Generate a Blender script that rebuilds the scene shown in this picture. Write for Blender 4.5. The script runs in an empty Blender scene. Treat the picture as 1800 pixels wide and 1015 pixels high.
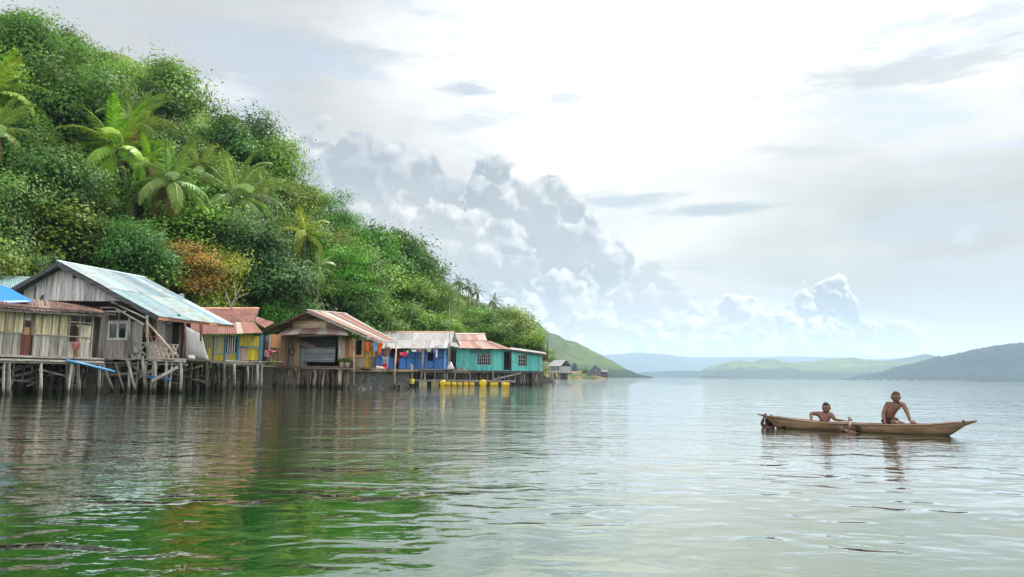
import bpy, bmesh, math, random
import numpy as np
from mathutils import Vector, Matrix, noise as mnoise

R = math.radians
rng = random.Random(7)
nrg = np.random.default_rng(11)
scn = bpy.context.scene
col = scn.collection

# ------------------------------------------------------------------ camera
FPX, CXP, CYP = 1360.0, 900.0, 507.5          # photograph is 1800 x 1015
EYE = Vector((0, 0, 1.1))
PITCH, ROLL = R(6.42), R(0.63)
_f = Vector((0, math.cos(PITCH), math.sin(PITCH)))
_r0, _u0 = Vector((1, 0, 0)), Vector((0, -math.sin(PITCH), math.cos(PITCH)))
_r = _r0 * math.cos(ROLL) + _u0 * math.sin(ROLL)
_u = _u0 * math.cos(ROLL) - _r0 * math.sin(ROLL)
cam_d = bpy.data.cameras.new('camera')
cam_d.sensor_width = 36.0
cam_d.lens = 36.0 * FPX / 1800.0
cam_d.clip_start, cam_d.clip_end = 0.1, 30000
cam = bpy.data.objects.new('camera', cam_d)
cam.matrix_world = Matrix(((_r.x, _u.x, -_f.x, EYE.x), (_r.y, _u.y, -_f.y, EYE.y), (_r.z, _u.z, -_f.z, EYE.z), (0, 0, 0, 1)))
col.objects.link(cam)
scn.camera = cam

def ray(px, py):
    return _r * ((px - CXP) / FPX) + _u * ((CYP - py) / FPX) + _f
def at(px, py, Y):                      # point seen at a pixel of the photograph, Y metres ahead
    d = ray(px, py)
    return EYE + d * (Y / d.y)
def hor(px):
    a, b = ray(px, 600).z, ray(px, 700).z
    return 600 + 100 * a / (a - b)
def plan(px, Y):
    p = at(px, hor(px), Y)
    return Vector((p.x, p.y, 0))
def proj(p):
    d = Vector(p) - EYE
    k = d.dot(_f)
    return CXP + FPX * d.dot(_r) / k, CYP - FPX * d.dot(_u) / k

# ------------------------------------------------------------------ exposure
vs = scn.view_settings
scn.display_settings.display_device = 'sRGB'
vs.view_transform = 'Standard'
vs.look = 'None'
vs.gamma = 1.0
vs.exposure = 1.1
vs.use_curve_mapping = False
scn.cycles.use_denoising = True
scn.cycles.max_bounces = 8
scn.cycles.volume_bounces = 1
scn.cycles.transparent_max_bounces = 8
scn.cycles.sample_clamp_indirect = 6.0
scn.cycles.caustics_reflective = False
scn.cycles.caustics_refractive = False

# ------------------------------------------------------------------ node helper
class NT:
    def __init__(s, tree):
        s.t = tree; tree.nodes.clear()
    def n(s, typ, **kw):
        nd = s.t.nodes.new(typ)
        for k, v in kw.items():
            setattr(nd, k, v)
        return nd
    def put(s, inp, v):
        if isinstance(v, bpy.types.NodeSocket): s.t.links.new(v, inp)
        elif v is not None: inp.default_value = v
    def m(s, op, a, b=None, c=None, clamp=False):
        nd = s.n('ShaderNodeMath', operation=op, use_clamp=clamp)
        s.put(nd.inputs[0], a); s.put(nd.inputs[1], b); s.put(nd.inputs[2], c)
        return nd.outputs[0]
    def add(s, a, b): return s.m('ADD', a, b)
    def sub(s, a, b): return s.m('SUBTRACT', a, b)
    def mul(s, a, b): return s.m('MULTIPLY', a, b)
    def ss(s, v, lo, hi, a=0.0, b=1.0):
        nd = s.n('ShaderNodeMapRange', interpolation_type='SMOOTHSTEP')
        s.put(nd.inputs[0], v); s.put(nd.inputs[1], lo); s.put(nd.inputs[2], hi); s.put(nd.inputs[3], a); s.put(nd.inputs[4], b)
        return nd.outputs[0]
    def xyz(s, x, y, z=0.0):
        nd = s.n('ShaderNodeCombineXYZ')
        s.put(nd.inputs[0], x); s.put(nd.inputs[1], y); s.put(nd.inputs[2], z)
        return nd.outputs[0]
    def mapping(s, v, scale=(1, 1, 1), loc=(0, 0, 0), rot=(0, 0, 0)):
        nd = s.n('ShaderNodeMapping')
        s.put(nd.inputs[0], v); nd.inputs[1].default_value = loc; nd.inputs[2].default_value = rot; nd.inputs[3].default_value = scale
        return nd.outputs[0]
    def noise(s, v, scale=1.0, detail=3.0, rough=0.55, dist=0.0, dims='2D'):
        nd = s.n('ShaderNodeTexNoise', noise_dimensions=dims)
        s.put(nd.inputs['Vector'], v)
        nd.inputs['Scale'].default_value = scale; nd.inputs['Detail'].default_value = detail
        nd.inputs['Roughness'].default_value = rough; nd.inputs['Distortion'].default_value = dist
        return nd.outputs[0]
    def vor(s, v, scale=1.0, detail=1.0):
        nd = s.n('ShaderNodeTexVoronoi', feature='F1', voronoi_dimensions='2D')
        s.put(nd.inputs['Vector'], v); nd.inputs['Scale'].default_value = scale
        nd.inputs['Detail'].default_value = detail; nd.inputs['Roughness'].default_value = 0.5
        return nd.outputs['Distance']
    def mix(s, f, a, b, blend='MIX'):
        nd = s.n('ShaderNodeMix', data_type='RGBA', blend_type=blend)
        s.put(nd.inputs[0], f); s.put(nd.inputs[6], a); s.put(nd.inputs[7], b)
        return nd.outputs[2]
    def ramp(s, v, stops, interp='LINEAR'):
        nd = s.n('ShaderNodeValToRGB')
        cr = nd.color_ramp; cr.interpolation = interp
        while len(cr.elements) > 1: cr.elements.remove(cr.elements[-1])
        for i, (p, c) in enumerate(stops):
            e = cr.elements[0] if i == 0 else cr.elements.new(p)
            e.position = p
            e.color = (c, c, c, 1) if not hasattr(c, '__len__') else (*c, 1)
        s.put(nd.inputs[0], v)
        return nd.outputs[0]

def srgb(r, g, b):
    f = lambda c: (c / 255 / 12.92) if c / 255 <= 0.04045 else ((c / 255 + 0.055) / 1.055) ** 2.4
    return (f(r), f(g), f(b), 1)

# ------------------------------------------------------------------ sky
SUN_AZ, SUN_EL = R(36), R(50)        # azimuth from +Y towards +X
world = bpy.data.worlds.new('World')
scn.world = world
world.use_nodes = True
W = NT(world.node_tree)
def pe(px, py):
    d = ray(px, py).normalized()
    return math.degrees(math.atan2(d.x, d.y)), math.degrees(math.asin(d.z))
tc = W.n('ShaderNodeTexCoord').outputs['Generated']
sx = W.n('ShaderNodeSeparateXYZ'); W.put(sx.inputs[0], tc)
DX, DY, DZ = sx.outputs
AZ = W.mul(W.m('ARCTAN2', DX, DY), 57.2958)
EL = W.mul(W.m('ARCSINE', DZ), 57.2958)
P = W.xyz(AZ, EL, 0.0)
sky = W.n('ShaderNodeTexSky', sky_type='NISHITA')
sky.sun_disc = False
sky.sun_elevation = SUN_EL
sky.sun_rotation = SUN_AZ
sky.air_density = 1.0; sky.dust_density = 2.0
STR = 0.1
KV = 0.42                              # how bright the clouds in view are, with the exposure above
def rad(c, k=1.0):                    # a radiance, divided by the background's strength
    k = k * KV
    return (c[0] * k / STR, c[1] * k / STR, c[2] * k / STR, 1)
# how close a direction is to the sun behind the cloud
sd = Vector((math.sin(R(9)) * math.cos(R(24)), math.cos(R(9)) * math.cos(R(24)), math.sin(R(24))))
vd = W.n('ShaderNodeVectorMath', operation='DOT_PRODUCT'); W.put(vd.inputs[0], tc); vd.inputs[1].default_value = sd
ANG = W.mul(W.m('ARCCOSINE', vd.outputs['Value']), 57.2958)
WN = [W.noise(W.mapping(P, (0.13, 0.62, 1), (sd_, sd_ * 1.7, 0)), 1.0, 5.0, 0.66) for sd_ in (1.3, 7.9)]
SOFT = W.noise(W.mapping(P, (0.045, 0.10, 1), (9.3, 2.2, 0)), 1.0, 4.0, 0.55)
stre = W.noise(W.mapping(P, (0.055, 0.26, 1), (3.1, 1.7, 0.3)), 1.0, 4.0, 0.6, 0.4)
# high veil of cloud, brightest in front of the sun
VB = W.add(W.add(W.ss(ANG, 3.0, 32.0, 1.12, 0.80), W.ss(ANG, 0.0, 17.0, 0.45, 0.0)), W.mul(W.sub(SOFT, 0.5), 0.95))
VB = W.mul(VB, W.ss(EL, 3.0, 17.0, 0.80, 1.0))
VB = W.mul(W.m('MAXIMUM', VB, 0.62), KV)
VB = W.add(VB, W.ss(ANG, 42.0, 120.0, 0.0, 0.80))                 # unseen rear sky brightened as front-lit cloud, to light the house fronts
vd2 = W.n('ShaderNodeVectorMath', operation='DOT_PRODUCT'); W.put(vd2.inputs[0], tc)
vd2.inputs[1].default_value = (math.sin(SUN_AZ) * math.cos(SUN_EL), math.cos(SUN_AZ) * math.cos(SUN_EL), math.sin(SUN_EL))
VB = W.add(VB, W.mul(W.m('POWER', W.m('MAXIMUM', vd2.outputs['Value'], 0.0), 28.0), 4.2))   # glow round the sun
warm = W.mix(W.ss(EL, 2.0, 26.0), (1.0, 0.972, 0.875, 1), (0.985, 0.99, 0.985, 1))
vm = W.n('ShaderNodeVectorMath', operation='SCALE'); W.put(vm.inputs[0], warm); W.put(vm.inputs[3], W.mul(VB, 1 / STR))
veil = vm.outputs[0]
# gaps where thinner cloud lets blue through
gap = W.ss(stre, 0.53, 0.66)
skyblue = W.mix(0.80, sky.outputs[0], rad((0.60, 0.69, 0.80)))
C = W.mix(W.mul(W.mul(gap, 0.75), W.ss(ANG, 8.0, 20.0, 0.15, 1.0)), veil, skyblue)
# streaks and rags of lower cloud
def streak(C, px, py, wx, wy, k, colr=(0.60, 0.67, 0.70), w=0, rag=4.2):
    a, e = pe(px, py)
    sxx, syy = wx / 23.7, wy / 23.7
    vv = W.n('ShaderNodeVectorMath', operation='MULTIPLY_ADD')
    W.put(vv.inputs[0], P); vv.inputs[1].default_value = (1 / sxx, 1 / syy, 0); vv.inputs[2].default_value = (-a / sxx, -e / syy, 0)
    ln = W.n('ShaderNodeVectorMath', operation='LENGTH'); W.put(ln.inputs[0], vv.outputs[0])
    msk = W.ss(W.m('MULTIPLY_ADD', W.sub(WN[w], 0.5), rag, ln.outputs['Value']), 0.0, 1.25, k, 0.0)
    return W.mix(msk, C, rad(colr))
C = streak(C, 170, 30, 330, 130, 0.8, (0.69, 0.705, 0.71), 0, 1.0)
C = streak(C, 440, 150, 120, 110, 0.9, (0.66, 0.72, 0.80), 1, 1.6)
C = streak(C, 400, 165, 70, 18, 0.8, (0.95, 0.96, 0.97), 0)
C = streak(C, 520, 250, 60, 14, 0.9, (0.98, 0.98, 0.98), 1)
C = streak(C, 1580, 122, 210, 34, 0.75, (0.66, 0.71, 0.73), 0)
C = streak(C, 1700, 384, 190, 34, 0.85, (0.62, 0.69, 0.72), 1)
C = streak(C, 1500, 470, 330, 24, 0.55, (0.68, 0.72, 0.72), 0)
C = streak(C, 1100, 350, 120, 18, 0.85, (0.62, 0.71, 0.77), 1)
C = streak(C, 1240, 369, 90, 9, 0.9, (0.60, 0.66, 0.68), 0)
C = streak(C, 820, 153, 48, 13, 0.85, (0.62, 0.69, 0.78), 1)
C = streak(C, 990, 172, 50, 9, 0.7, (0.66, 0.72, 0.78), 0)
C = streak(C, 840, 210, 110, 22, 0.6, (0.64, 0.72, 0.80), 1)
C = streak(C, 660, 88, 90, 18, 0.6, (0.66, 0.72, 0.78), 0)
C = streak(C, 470, 55, 200, 45, 0.5, (0.62, 0.67, 0.73), 1)
C = streak(C, 1740, 540, 300, 70, 0.75, (0.66, 0.70, 0.71), 0, 1.2)

C = streak(C, 1370, 258, 60, 8, 0.5, (0.74, 0.76, 0.76), 0)
C = streak(C, 1460, 262, 80, 14, 0.6, (0.72, 0.745, 0.75), 1)
C = streak(C, 1700, 290, 170, 26, 0.55, (0.72, 0.74, 0.74), 0)
C = streak(C, 1650, 30, 190, 40, 0.5, (0.74, 0.775, 0.785), 1)
C = streak(C, 1220, 470, 90, 10, 0.6, (0.66, 0.70, 0.71), 0)
C = streak(C, 1350, 455, 260, 9, 0.5, (0.70, 0.72, 0.72), 1)
C = streak(C, 1490, 405, 20, 14, 0.5, (0.74, 0.76, 0.76), 0)
C = streak(C, 900, 122, 30, 6, 0.5, (0.74, 0.76, 0.78), 1)
# banks of cumulus: a top line over azimuth, billowed, bright at the rim
WARP = W.n('ShaderNodeTexNoise', noise_dimensions='2D'); W.put(WARP.inputs['Vector'], P)
WARP.inputs['Scale'].default_value = 0.55; WARP.inputs['Detail'].default_value = 3
PW = W.n('ShaderNodeVectorMath', operation='MULTIPLY_ADD')
W.put(PW.inputs[0], WARP.outputs['Color']); PW.inputs[1].default_value = (1.5, 1.5, 0); W.put(PW.inputs[2], P)
PW = PW.outputs[0]
def bank(C, tops, amp, seed, lit, core, pale, rim_w, soft=0.3, scl=0.3, keep=1.0, rim_k=0.8, fac_k=0.8):
    st = sorted((pe(x, y) for x, y in tops))
    a_lo, a_hi, emax = -60.0, 60.0, 40.0
    stops = [((a - a_lo) / (a_hi - a_lo), max(e, -2) / emax + 0.06) for a, e in st]
    T = W.mul(W.sub(W.ramp(W.mul(W.sub(AZ, a_lo), 1 / (a_hi - a_lo)), stops), 0.06), emax)
    def relief(dx, dy):
        v = W.vor(W.mapping(PW, (scl, scl * 1.1, 1), (seed + dx, seed * 0.7 + dy, 0)), 1.0, 2.0)
        return W.m('MULTIPLY_ADD', W.mul(v, v), -1.6, 0.5)
    r0, r1 = relief(0, 0), relief(0.13, 0.20)
    D = W.sub(W.m('MULTIPLY_ADD', r0, amp, T), EL)
    msk = W.mul(W.ss(D, -0.1, soft), keep)
    facing = W.mul(W.sub(r0, r1), 1.6)
    rim = W.ss(D, 0.0, rim_w, 1.0, 0.0)
    lum = W.m('MULTIPLY_ADD', rim, rim_k, W.mul(W.m('MAXIMUM', facing, -0.12), fac_k))
    soft_n = W.ss(SOFT, 0.35, 0.62)
    base = W.mix(soft_n, rad(core), rad(pale))
    return W.mix(msk, C, W.mix(W.m('ADD', lum, 0.0, clamp=True), base, rad(lit)))

far_out = [(-900, 560), (-300, 480)]
core, pale = (0.50, 0.54, 0.58), (0.67, 0.68, 0.68)
C = bank(C, far_out + [(200, 330), (430, 330), (505, 262), (535, 205), (590, 190), (640, 203), (700, 216), (765, 232), (790, 300), (900, 330), (1010, 370), (1100, 420), (1128, 480), (1180, 560), (1400, 620), (1800, 640)],
         1.15, 3.7, (1.02, 1.03, 1.03), core, pale, 1.1, 0.7, 0.22, 1.0, 0.5, 0.36)
C = bank(C, [(600, 560), (760, 420), (815, 330), (838, 262), (890, 265), (925, 290), (962, 265), (990, 315), (1060, 380), (1108, 400), (1125, 470), (1150, 560), (1400, 640), (1800, 640)],
         1.2, 8.3, (1.08, 1.08, 1.06), (0.46, 0.51, 0.55), (0.58, 0.61, 0.63), 1.0, 0.4, 0.33, 1.0, 0.55, 0.5)
C = bank(C, [(-600, 600), (300, 560), (560, 420), (640, 345), (720, 325), (800, 345), (880, 410), (960, 470), (1060, 480), (1130, 455), (1165, 455), (1200, 500), (1250, 530), (1330, 520), (1420, 530), (1500, 600), (1800, 640)],
         1.3, 14.9, (1.05, 1.03, 0.98), (0.50, 0.535, 0.555), (0.65, 0.66, 0.655), 0.9, 0.5, 0.32, 0.9, 0.5, 0.6)
C = bank(C, [(-600, 600), (900, 620), (1180, 560), (1240, 510), (1320, 495), (1390, 520), (1440, 480), (1490, 480), (1510, 545), (1540, 590), (1800, 620)],
         0.9, 17.2, (1.08, 1.04, 0.94), (0.44, 0.485, 0.52), (0.57, 0.595, 0.60), 0.7, 0.3, 0.5, 1.0, 0.7, 0.75)
C = bank(C, [(-600, 560), (500, 560), (800, 530), (900, 510), (960, 545), (1060, 550), (1180, 560), (1300, 552), (1420, 562), (1540, 557), (1600, 567), (1700, 590), (1800, 600)],
         0.9, 24.9, (1.1, 1.03, 0.88), (0.49, 0.505, 0.50), (0.60, 0.60, 0.575), 0.6, 0.35, 0.55, 0.85, 0.65, 0.75)
C = bank(C, [(-600, 604), (700, 604), (960, 600), (1050, 608), (1150, 614), (1210, 608), (1260, 620), (1320, 608), (1400, 618), (1480, 604), (1560, 612), (1650, 606), (1740, 614), (1800, 608)],
         0.5, 31.3, (1.1, 1.02, 0.86), (0.52, 0.53, 0.515), (0.61, 0.605, 0.57), 0.35, 0.3, 0.85, 0.75, 0.7, 0.6)
# below the horizon the air goes on in the same grey
C = W.mix(W.ss(EL, -1.5, 0.3), rad((0.56, 0.55, 0.51)), C)
bg = W.n('ShaderNodeBackground'); W.put(bg.inputs[0], C); bg.inputs[1].default_value = STR
wo = W.n('ShaderNodeOutputWorld'); W.put(wo.inputs[0], bg.outputs[0])
world.cycles.sampling_method = 'MANUAL'
world.cycles.sample_map_resolution = 1024

# ------------------------------------------------------------------ sun, behind the cloud veil
sl = bpy.data.lights.new('sun', 'SUN')
sl.energy = 2.6
sl.angle = R(12)
sl.color = (1.0, 0.95, 0.86)
so = bpy.data.objects.new('sun', sl)
sdir = Vector((math.sin(SUN_AZ) * math.cos(SUN_EL), math.cos(SUN_AZ) * math.cos(SUN_EL), math.sin(SUN_EL)))
so.rotation_euler = sdir.to_track_quat('Z', 'Y').to_euler()
col.objects.link(so)

# ================================================================== builders
def mat(name, rough=0.8, metal=0.0, spec=0.3):
    m = bpy.data.materials.new(name); m.use_nodes = True
    t = NT(m.node_tree)
    b = t.n('ShaderNodeBsdfPrincipled'); o = t.n('ShaderNodeOutputMaterial')
    t.put(o.inputs[0], b.outputs[0])
    b.inputs['Roughness'].default_value = rough; b.inputs['Metallic'].default_value = metal
    b.inputs['Specular IOR Level'].default_value = spec
    return m, t, b
def ocol(t):
    nd = t.n('ShaderNodeObjectInfo'); return nd.outputs['Color'], nd.outputs['Random']
def objco(t): return t.n('ShaderNodeTexCoord').outputs['Object']
def bump(t, b, h, dist, strength=1.0):
    bn = t.n('ShaderNodeBump'); bn.inputs['Distance'].default_value = dist; bn.inputs['Strength'].default_value = strength
    t.put(bn.inputs['Height'], h); t.put(b.inputs['Normal'], bn.outputs[0])
def vscale(t, c, k):
    nd = t.n('ShaderNodeVectorMath', operation='SCALE'); t.put(nd.inputs[0], c); t.put(nd.inputs[3], k); return nd.outputs[0]

def wood_mat(name, sc, wear=0.45):
    m, t, b = mat(name, 0.85, 0, 0.2)
    c, r = ocol(t); co = objco(t)
    off = t.n('ShaderNodeVectorMath', operation='ADD'); t.put(off.inputs[0], co); t.put(off.inputs[1], t.xyz(t.mul(r, 37.0), t.mul(r, 11.0), t.mul(r, 5.0)))
    g = t.noise(t.mapping(off.outputs[0], sc), 1.0, 5.0, 0.65, 0.3, '3D')
    st = t.noise(t.mapping(off.outputs[0], (sc[0] * 0.12, sc[1] * 0.12, sc[2] * 0.35)), 1.0, 4.0, 0.6, 0.0, '3D')
    k = t.add(t.ss(g, 0.3, 0.72, 1.0 - wear, 1.2), t.ss(st, 0.35, 0.7, -0.22, 0.15))
    k = t.mul(k, t.add(0.86, t.mul(r, 0.28)))
    grey = t.mix(t.ss(st, 0.5, 0.75, 0.0, 0.35), vscale(t, c, t.mul(k, 1.25)), vscale(t, (0.25, 0.24, 0.225), k))
    if name == 'weathered_pole':          # wet and weedy where the lake laps
        sz = t.n('ShaderNodeSeparateXYZ'); t.put(sz.inputs[0], co)
        grey = t.mix(t.ss(t.add(sz.outputs[2], t.mul(t.sub(st, .5), .5)), .12, .42, .8, 0.0), grey, (.022, .024, .016, 1))
    t.put(b.inputs['Base Color'], grey)
    bump(t, b, g, 0.006)
    return m
M = {}
M['plank'] = wood_mat('weathered_wood_upright', (22, 22, 1.2))
M['beam'] = wood_mat('weathered_wood_lengthwise', (1.6, 6, 26))
M['pole'] = wood_mat('weathered_pole', (14, 14, 2.0), 0.55)

def paint_mat(name, sc=(14, 14, 1.0), wear=0.5, dirt=(0.16, 0.14, 0.11)):
    m, t, b = mat(name, 0.6, 0, 0.3)
    c, r = ocol(t); co = objco(t)
    off = t.n('ShaderNodeVectorMath', operation='ADD'); t.put(off.inputs[0], co); t.put(off.inputs[1], t.xyz(t.mul(r, 17.0), t.mul(r, 7.0), 0.0))
    g = t.noise(t.mapping(off.outputs[0], sc), 1.0, 5.0, 0.62, 0.2, '3D')
    f = t.noise(t.mapping(off.outputs[0], (1.3, 1.3, 1.0)), 1.0, 5.0, 0.65, 0.0, '3D')
    k = t.mul(t.ss(g, 0.25, 0.75, 0.68, 1.16), t.add(0.88, t.mul(r, 0.24)))
    t.put(b.inputs['Base Color'], t.mix(t.ss(t.add(f, t.mul(g, 0.3)), 0.62, 0.85, 0.0, wear), vscale(t, c, k), (*dirt, 1)))
    bump(t, b, g, 0.004)
    return m
M['paint'] = paint_mat('old_paint')

def tin_mat(name):
    m, t, b = mat(name, 0.7, 0.0, 0.18)
    c, r = ocol(t); co = objco(t)
    off = t.n('ShaderNodeVectorMath', operation='ADD'); t.put(off.inputs[0], co); t.put(off.inputs[1], t.xyz(t.mul(r, 13.0), t.mul(r, 29.0), t.mul(r, 3.0)))
    f = t.noise(t.mapping(off.outputs[0], (0.9, 0.9, 0.9)), 1.0, 6.0, 0.66, 0.3, '3D')
    g = t.noise(t.mapping(off.outputs[0], (7, 1.2, 3)), 1.0, 4.0, 0.6, 0.0, '3D')
    rust = t.mix(g, (0.20, 0.075, 0.035, 1), (0.30, 0.15, 0.09, 1))
    sp = t.n('ShaderNodeSeparateColor'); t.put(sp.inputs[0], c)
    kk = vscale(t, c, t.mul(t.ss(g, 0.25, 0.75, 0.82, 1.12), t.add(0.86, t.mul(r, 0.28))))
    t.put(b.inputs['Base Color'], t.mix(t.ss(f, 0.54, 0.70, 0.0, 0.75), kk, rust))
    return m
M['tin'] = tin_mat('corrugated_iron')

def plain(name, rough=0.7, spec=0.3, scale=6.0, var=0.25, bmp=0.0, metal=0.0):
    m, t, b = mat(name, rough, metal, spec)
    c, r = ocol(t); co = objco(t)
    g = t.noise(t.mapping(co, (scale,) * 3), 1.0, 5.0, 0.62, 0.2, '3D')
    t.put(b.inputs['Base Color'], vscale(t, c, t.ss(g, 0.25, 0.75, 1 - var, 1 + var)))
    if bmp: bump(t, b, g, bmp)
    return m
M['cloth'] = plain('cloth', 0.9, 0.1, 7.0, 0.22, 0.02)
M['plastic'] = plain('plastic', 0.4, 0.4, 4.0, 0.12)
M['dark'] = plain('dark_interior', 0.95, 0.1, 2.0, 0.3)
M['concrete'] = plain('concrete', 0.9, 0.2, 2.2, 0.5, 0.02)
M['skin'] = plain('skin', 0.5, 0.35, 9.0, 0.18)
M['hair'] = plain('hair', 0.9, 0.15, 40.0, 0.4, 0.004)
M['metal'] = plain('painted_metal', 0.5, 0.4, 5.0, 0.15)
m, t, b = mat('window_glass', 0.06, 0, 0.6); b.inputs['Base Color'].default_value = (0.03, 0.045, 0.05, 1); M['glass'] = m

class MB:
    """collects faces in world metres"""
    def __init__(s): s.v = []; s.f = []
    def quad(s, a, b, c, d):
        i = len(s.v); s.v += [Vector(a), Vector(b), Vector(c), Vector(d)]; s.f.append((i, i + 1, i + 2, i + 3)); return s
    def hexa(s, p):            # 8 corners: bottom ring 0-3, top ring 4-7
        i = len(s.v); s.v += [Vector(q) for q in p]
        for f in ((3, 2, 1, 0), (4, 5, 6, 7), (0, 1, 5, 4), (1, 2, 6, 5), (2, 3, 7, 6), (3, 0, 4, 7)):
            s.f.append(tuple(i + k for k in f))
        return s
    def prism(s, ring, off):   # polygon swept along a vector
        i, n = len(s.v), len(ring)
        s.v += [Vector(q) for q in ring] + [Vector(q) + off for q in ring]
        s.f.append(tuple(range(i + n - 1, i - 1, -1))); s.f.append(tuple(range(i + n, i + 2 * n)))
        for k in range(n):
            k2 = (k + 1) % n; s.f.append((i + k, i + k2, i + n + k2, i + n + k))
        return s
    def tube(s, pts, rad, n=7, cap=True):
        pts = [Vector(p) for p in pts]
        rad = rad if hasattr(rad, '__len__') else [rad] * len(pts)
        i0 = len(s.v)
        for k, p in enumerate(pts):
            d = (pts[min(k + 1, len(pts) - 1)] - pts[max(k - 1, 0)]).normalized()
            a = d.cross(Vector((0.31, 0.95, 0.05)) if abs(d.y) < 0.9 else Vector((1, 0, 0))).normalized(); c = d.cross(a)
            for j in range(n):
                th = 2 * math.pi * j / n
                s.v.append(p + (a * math.cos(th) + c * math.sin(th)) * rad[k])
        for k in range(len(pts) - 1):
            for j in range(n):
                j2 = (j + 1) % n
                s.f.append((i0 + k * n + j, i0 + k * n + j2, i0 + (k + 1) * n + j2, i0 + (k + 1) * n + j))
        if cap:
            s.f.append(tuple(i0 + j for j in range(n - 1, -1, -1)))
            e = i0 + (len(pts) - 1) * n
            s.f.append(tuple(e + j for j in range(n)))
        return s
    def bar(s, a, b, w, h, up=(0, 0, 1)):
        a, b = Vector(a), Vector(b); d = (b - a).normalized(); up = Vector(up)
        x = d.cross(up).normalized() * (w / 2); y = x.cross(d).normalized() * (h / 2)
        return s.hexa([a - x - y, a + x - y, b + x - y, b - x - y, a - x + y, a + x + y, b + x + y, b - x + y])
    def ball(s, c, r, seg=10, rings=7, sc=(1, 1, 1)):
        i0 = len(s.v); c = Vector(c)
        s.v.append(c + Vector((0, 0, r * sc[2])))
        for k in range(1, rings):
            ph = math.pi * k / rings
            for j in range(seg):
                th = 2 * math.pi * j / seg
                s.v.append(c + Vector((r * sc[0] * math.sin(ph) * math.cos(th), r * sc[1] * math.sin(ph) * math.sin(th), r * sc[2] * math.cos(ph))))
        s.v.append(c - Vector((0, 0, r * sc[2])))
        last = len(s.v) - 1
        for j in range(seg):
            s.f.append((i0, i0 + 1 + j, i0 + 1 + (j + 1) % seg))
            b = i0 + 1 + (rings - 2) * seg
            s.f.append((last, b + (j + 1) % seg, b + j))
        for k in range(rings - 2):
            for j in range(seg):
                a, j2 = i0 + 1 + k * seg, (j + 1) % seg
                s.f.append((a + j, a + seg + j, a + seg + j2, a + j2))
        return s
    def mesh(s, name, origin=(0, 0, 0), smooth=False):
        o = Vector(origin)
        me = bpy.data.meshes.new(name)
        me.from_pydata([tuple(v - o) for v in s.v], [], s.f)
        if smooth: me.shade_smooth()
        return me

def wpos(o):
    p = Vector((0, 0, 0))
    while o is not None:
        p += o.location; o = o.parent
    return p
def link(name, me, m, parent=None, color=None, loc=None):
    o = bpy.data.objects.new(name, me)
    if m is not None and not me.materials:
        me.materials.append(M[m] if isinstance(m, str) else m)
    col.objects.link(o)
    if parent is not None: o.parent = parent
    if loc is not None: o.location = loc
    if color is not None: o.color = (*color[:3], 1)
    return o
def part(name, mb, m, parent, color=None, smooth=False):
    return link(name, mb.mesh(name, wpos(parent), smooth), m, parent, color)
def tag(o, label=None, cat=None, group=None, kind=None):
    if label: o['label'] = label
    if cat: o['category'] = cat
    if group: o['group'] = group
    if kind: o['kind'] = kind
    return o
def thing(name, label, cat, loc, group=None):
    o = bpy.data.objects.new(name, None); o.empty_display_size = 0.3
    col.objects.link(o); o.location = loc
    return tag(o, label, cat, group)
def single(name, mb, m, color, label, cat, group=None, smooth=False):   # a thing that is one mesh
    n = len(mb.v); base = sum((v for v in mb.v), Vector()) / n
    base.z = min(v.z for v in mb.v)
    o = link(name, mb.mesh(name, base, smooth), m, None, color, base)
    return tag(o, label, cat, group)

# ================================================================== water
m = bpy.data.materials.new('lake_water'); m.use_nodes = True
t = NT(m.node_tree)
b = t.n('ShaderNodeBsdfDiffuse'); gl_ = t.n('ShaderNodeBsdfGlossy'); fr_ = t.n('ShaderNodeFresnel'); mx = t.n('ShaderNodeMixShader'); o = t.n('ShaderNodeOutputMaterial')
b.inputs[0].default_value = (0.006, 0.052, 0.006, 1)
gl_.inputs['Color'].default_value = (1.0, 0.975, 0.94, 1); gl_.inputs['Roughness'].default_value = 0.02
fr_.inputs[0].default_value = 1.33
t.put(mx.inputs[0], t.m('MINIMUM', t.mul(t.m('POWER', fr_.outputs[0], 0.72), 1.46), 0.97))
t.put(mx.inputs[1], b.outputs[0]); t.put(mx.inputs[2], gl_.outputs[0]); t.put(o.inputs[0], mx.outputs[0])
co = objco(t)
wx = t.n('ShaderNodeTexNoise', noise_dimensions='2D'); t.put(wx.inputs['Vector'], t.mapping(co, (0.35, 0.5, 1))); wx.inputs['Detail'].default_value = 1
wv = t.n('ShaderNodeVectorMath', operation='MULTIPLY_ADD'); t.put(wv.inputs[0], wx.outputs['Color']); wv.inputs[1].default_value = (1.2, 1.2, 0); t.put(wv.inputs[2], co)
h1 = t.noise(t.mapping(wv.outputs[0], (0.30, 0.78, 1), rot=(0, 0, 0.12)), 1.0, 1.5, 0.45)
h2 = t.noise(t.mapping(wv.outputs[0], (1.6, 3.6, 1), (5, 3, 0), rot=(0, 0, -0.1)), 1.0, 2.0, 0.5)
h3 = t.noise(t.mapping(co, (5.0, 12.0, 1), (1, 9, 0), rot=(0, 0, 0.05)), 1.0, 2.0, 0.5)
ruf = t.noise(t.mapping(co, (0.035, 0.06, 1), (2.4, 0.3, 0)), 1.0, 3.0, 0.5)
near = t.ss(ruf, 0.40, 0.62)
H = t.add(t.add(t.mul(h1, 0.055), t.mul(t.mul(h2, 0.0078), t.add(0.2, t.mul(near, 0.9)))), t.mul(t.mul(h3, 0.0040), t.add(0.08, near)))
bn_ = t.n('ShaderNodeBump'); bn_.inputs['Distance'].default_value = 1.0; t.put(bn_.inputs['Height'], H)
for q in (gl_, fr_): t.put(q.inputs['Normal'], bn_.outputs[0])
M['water'] = m
WS = 10800.0
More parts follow.
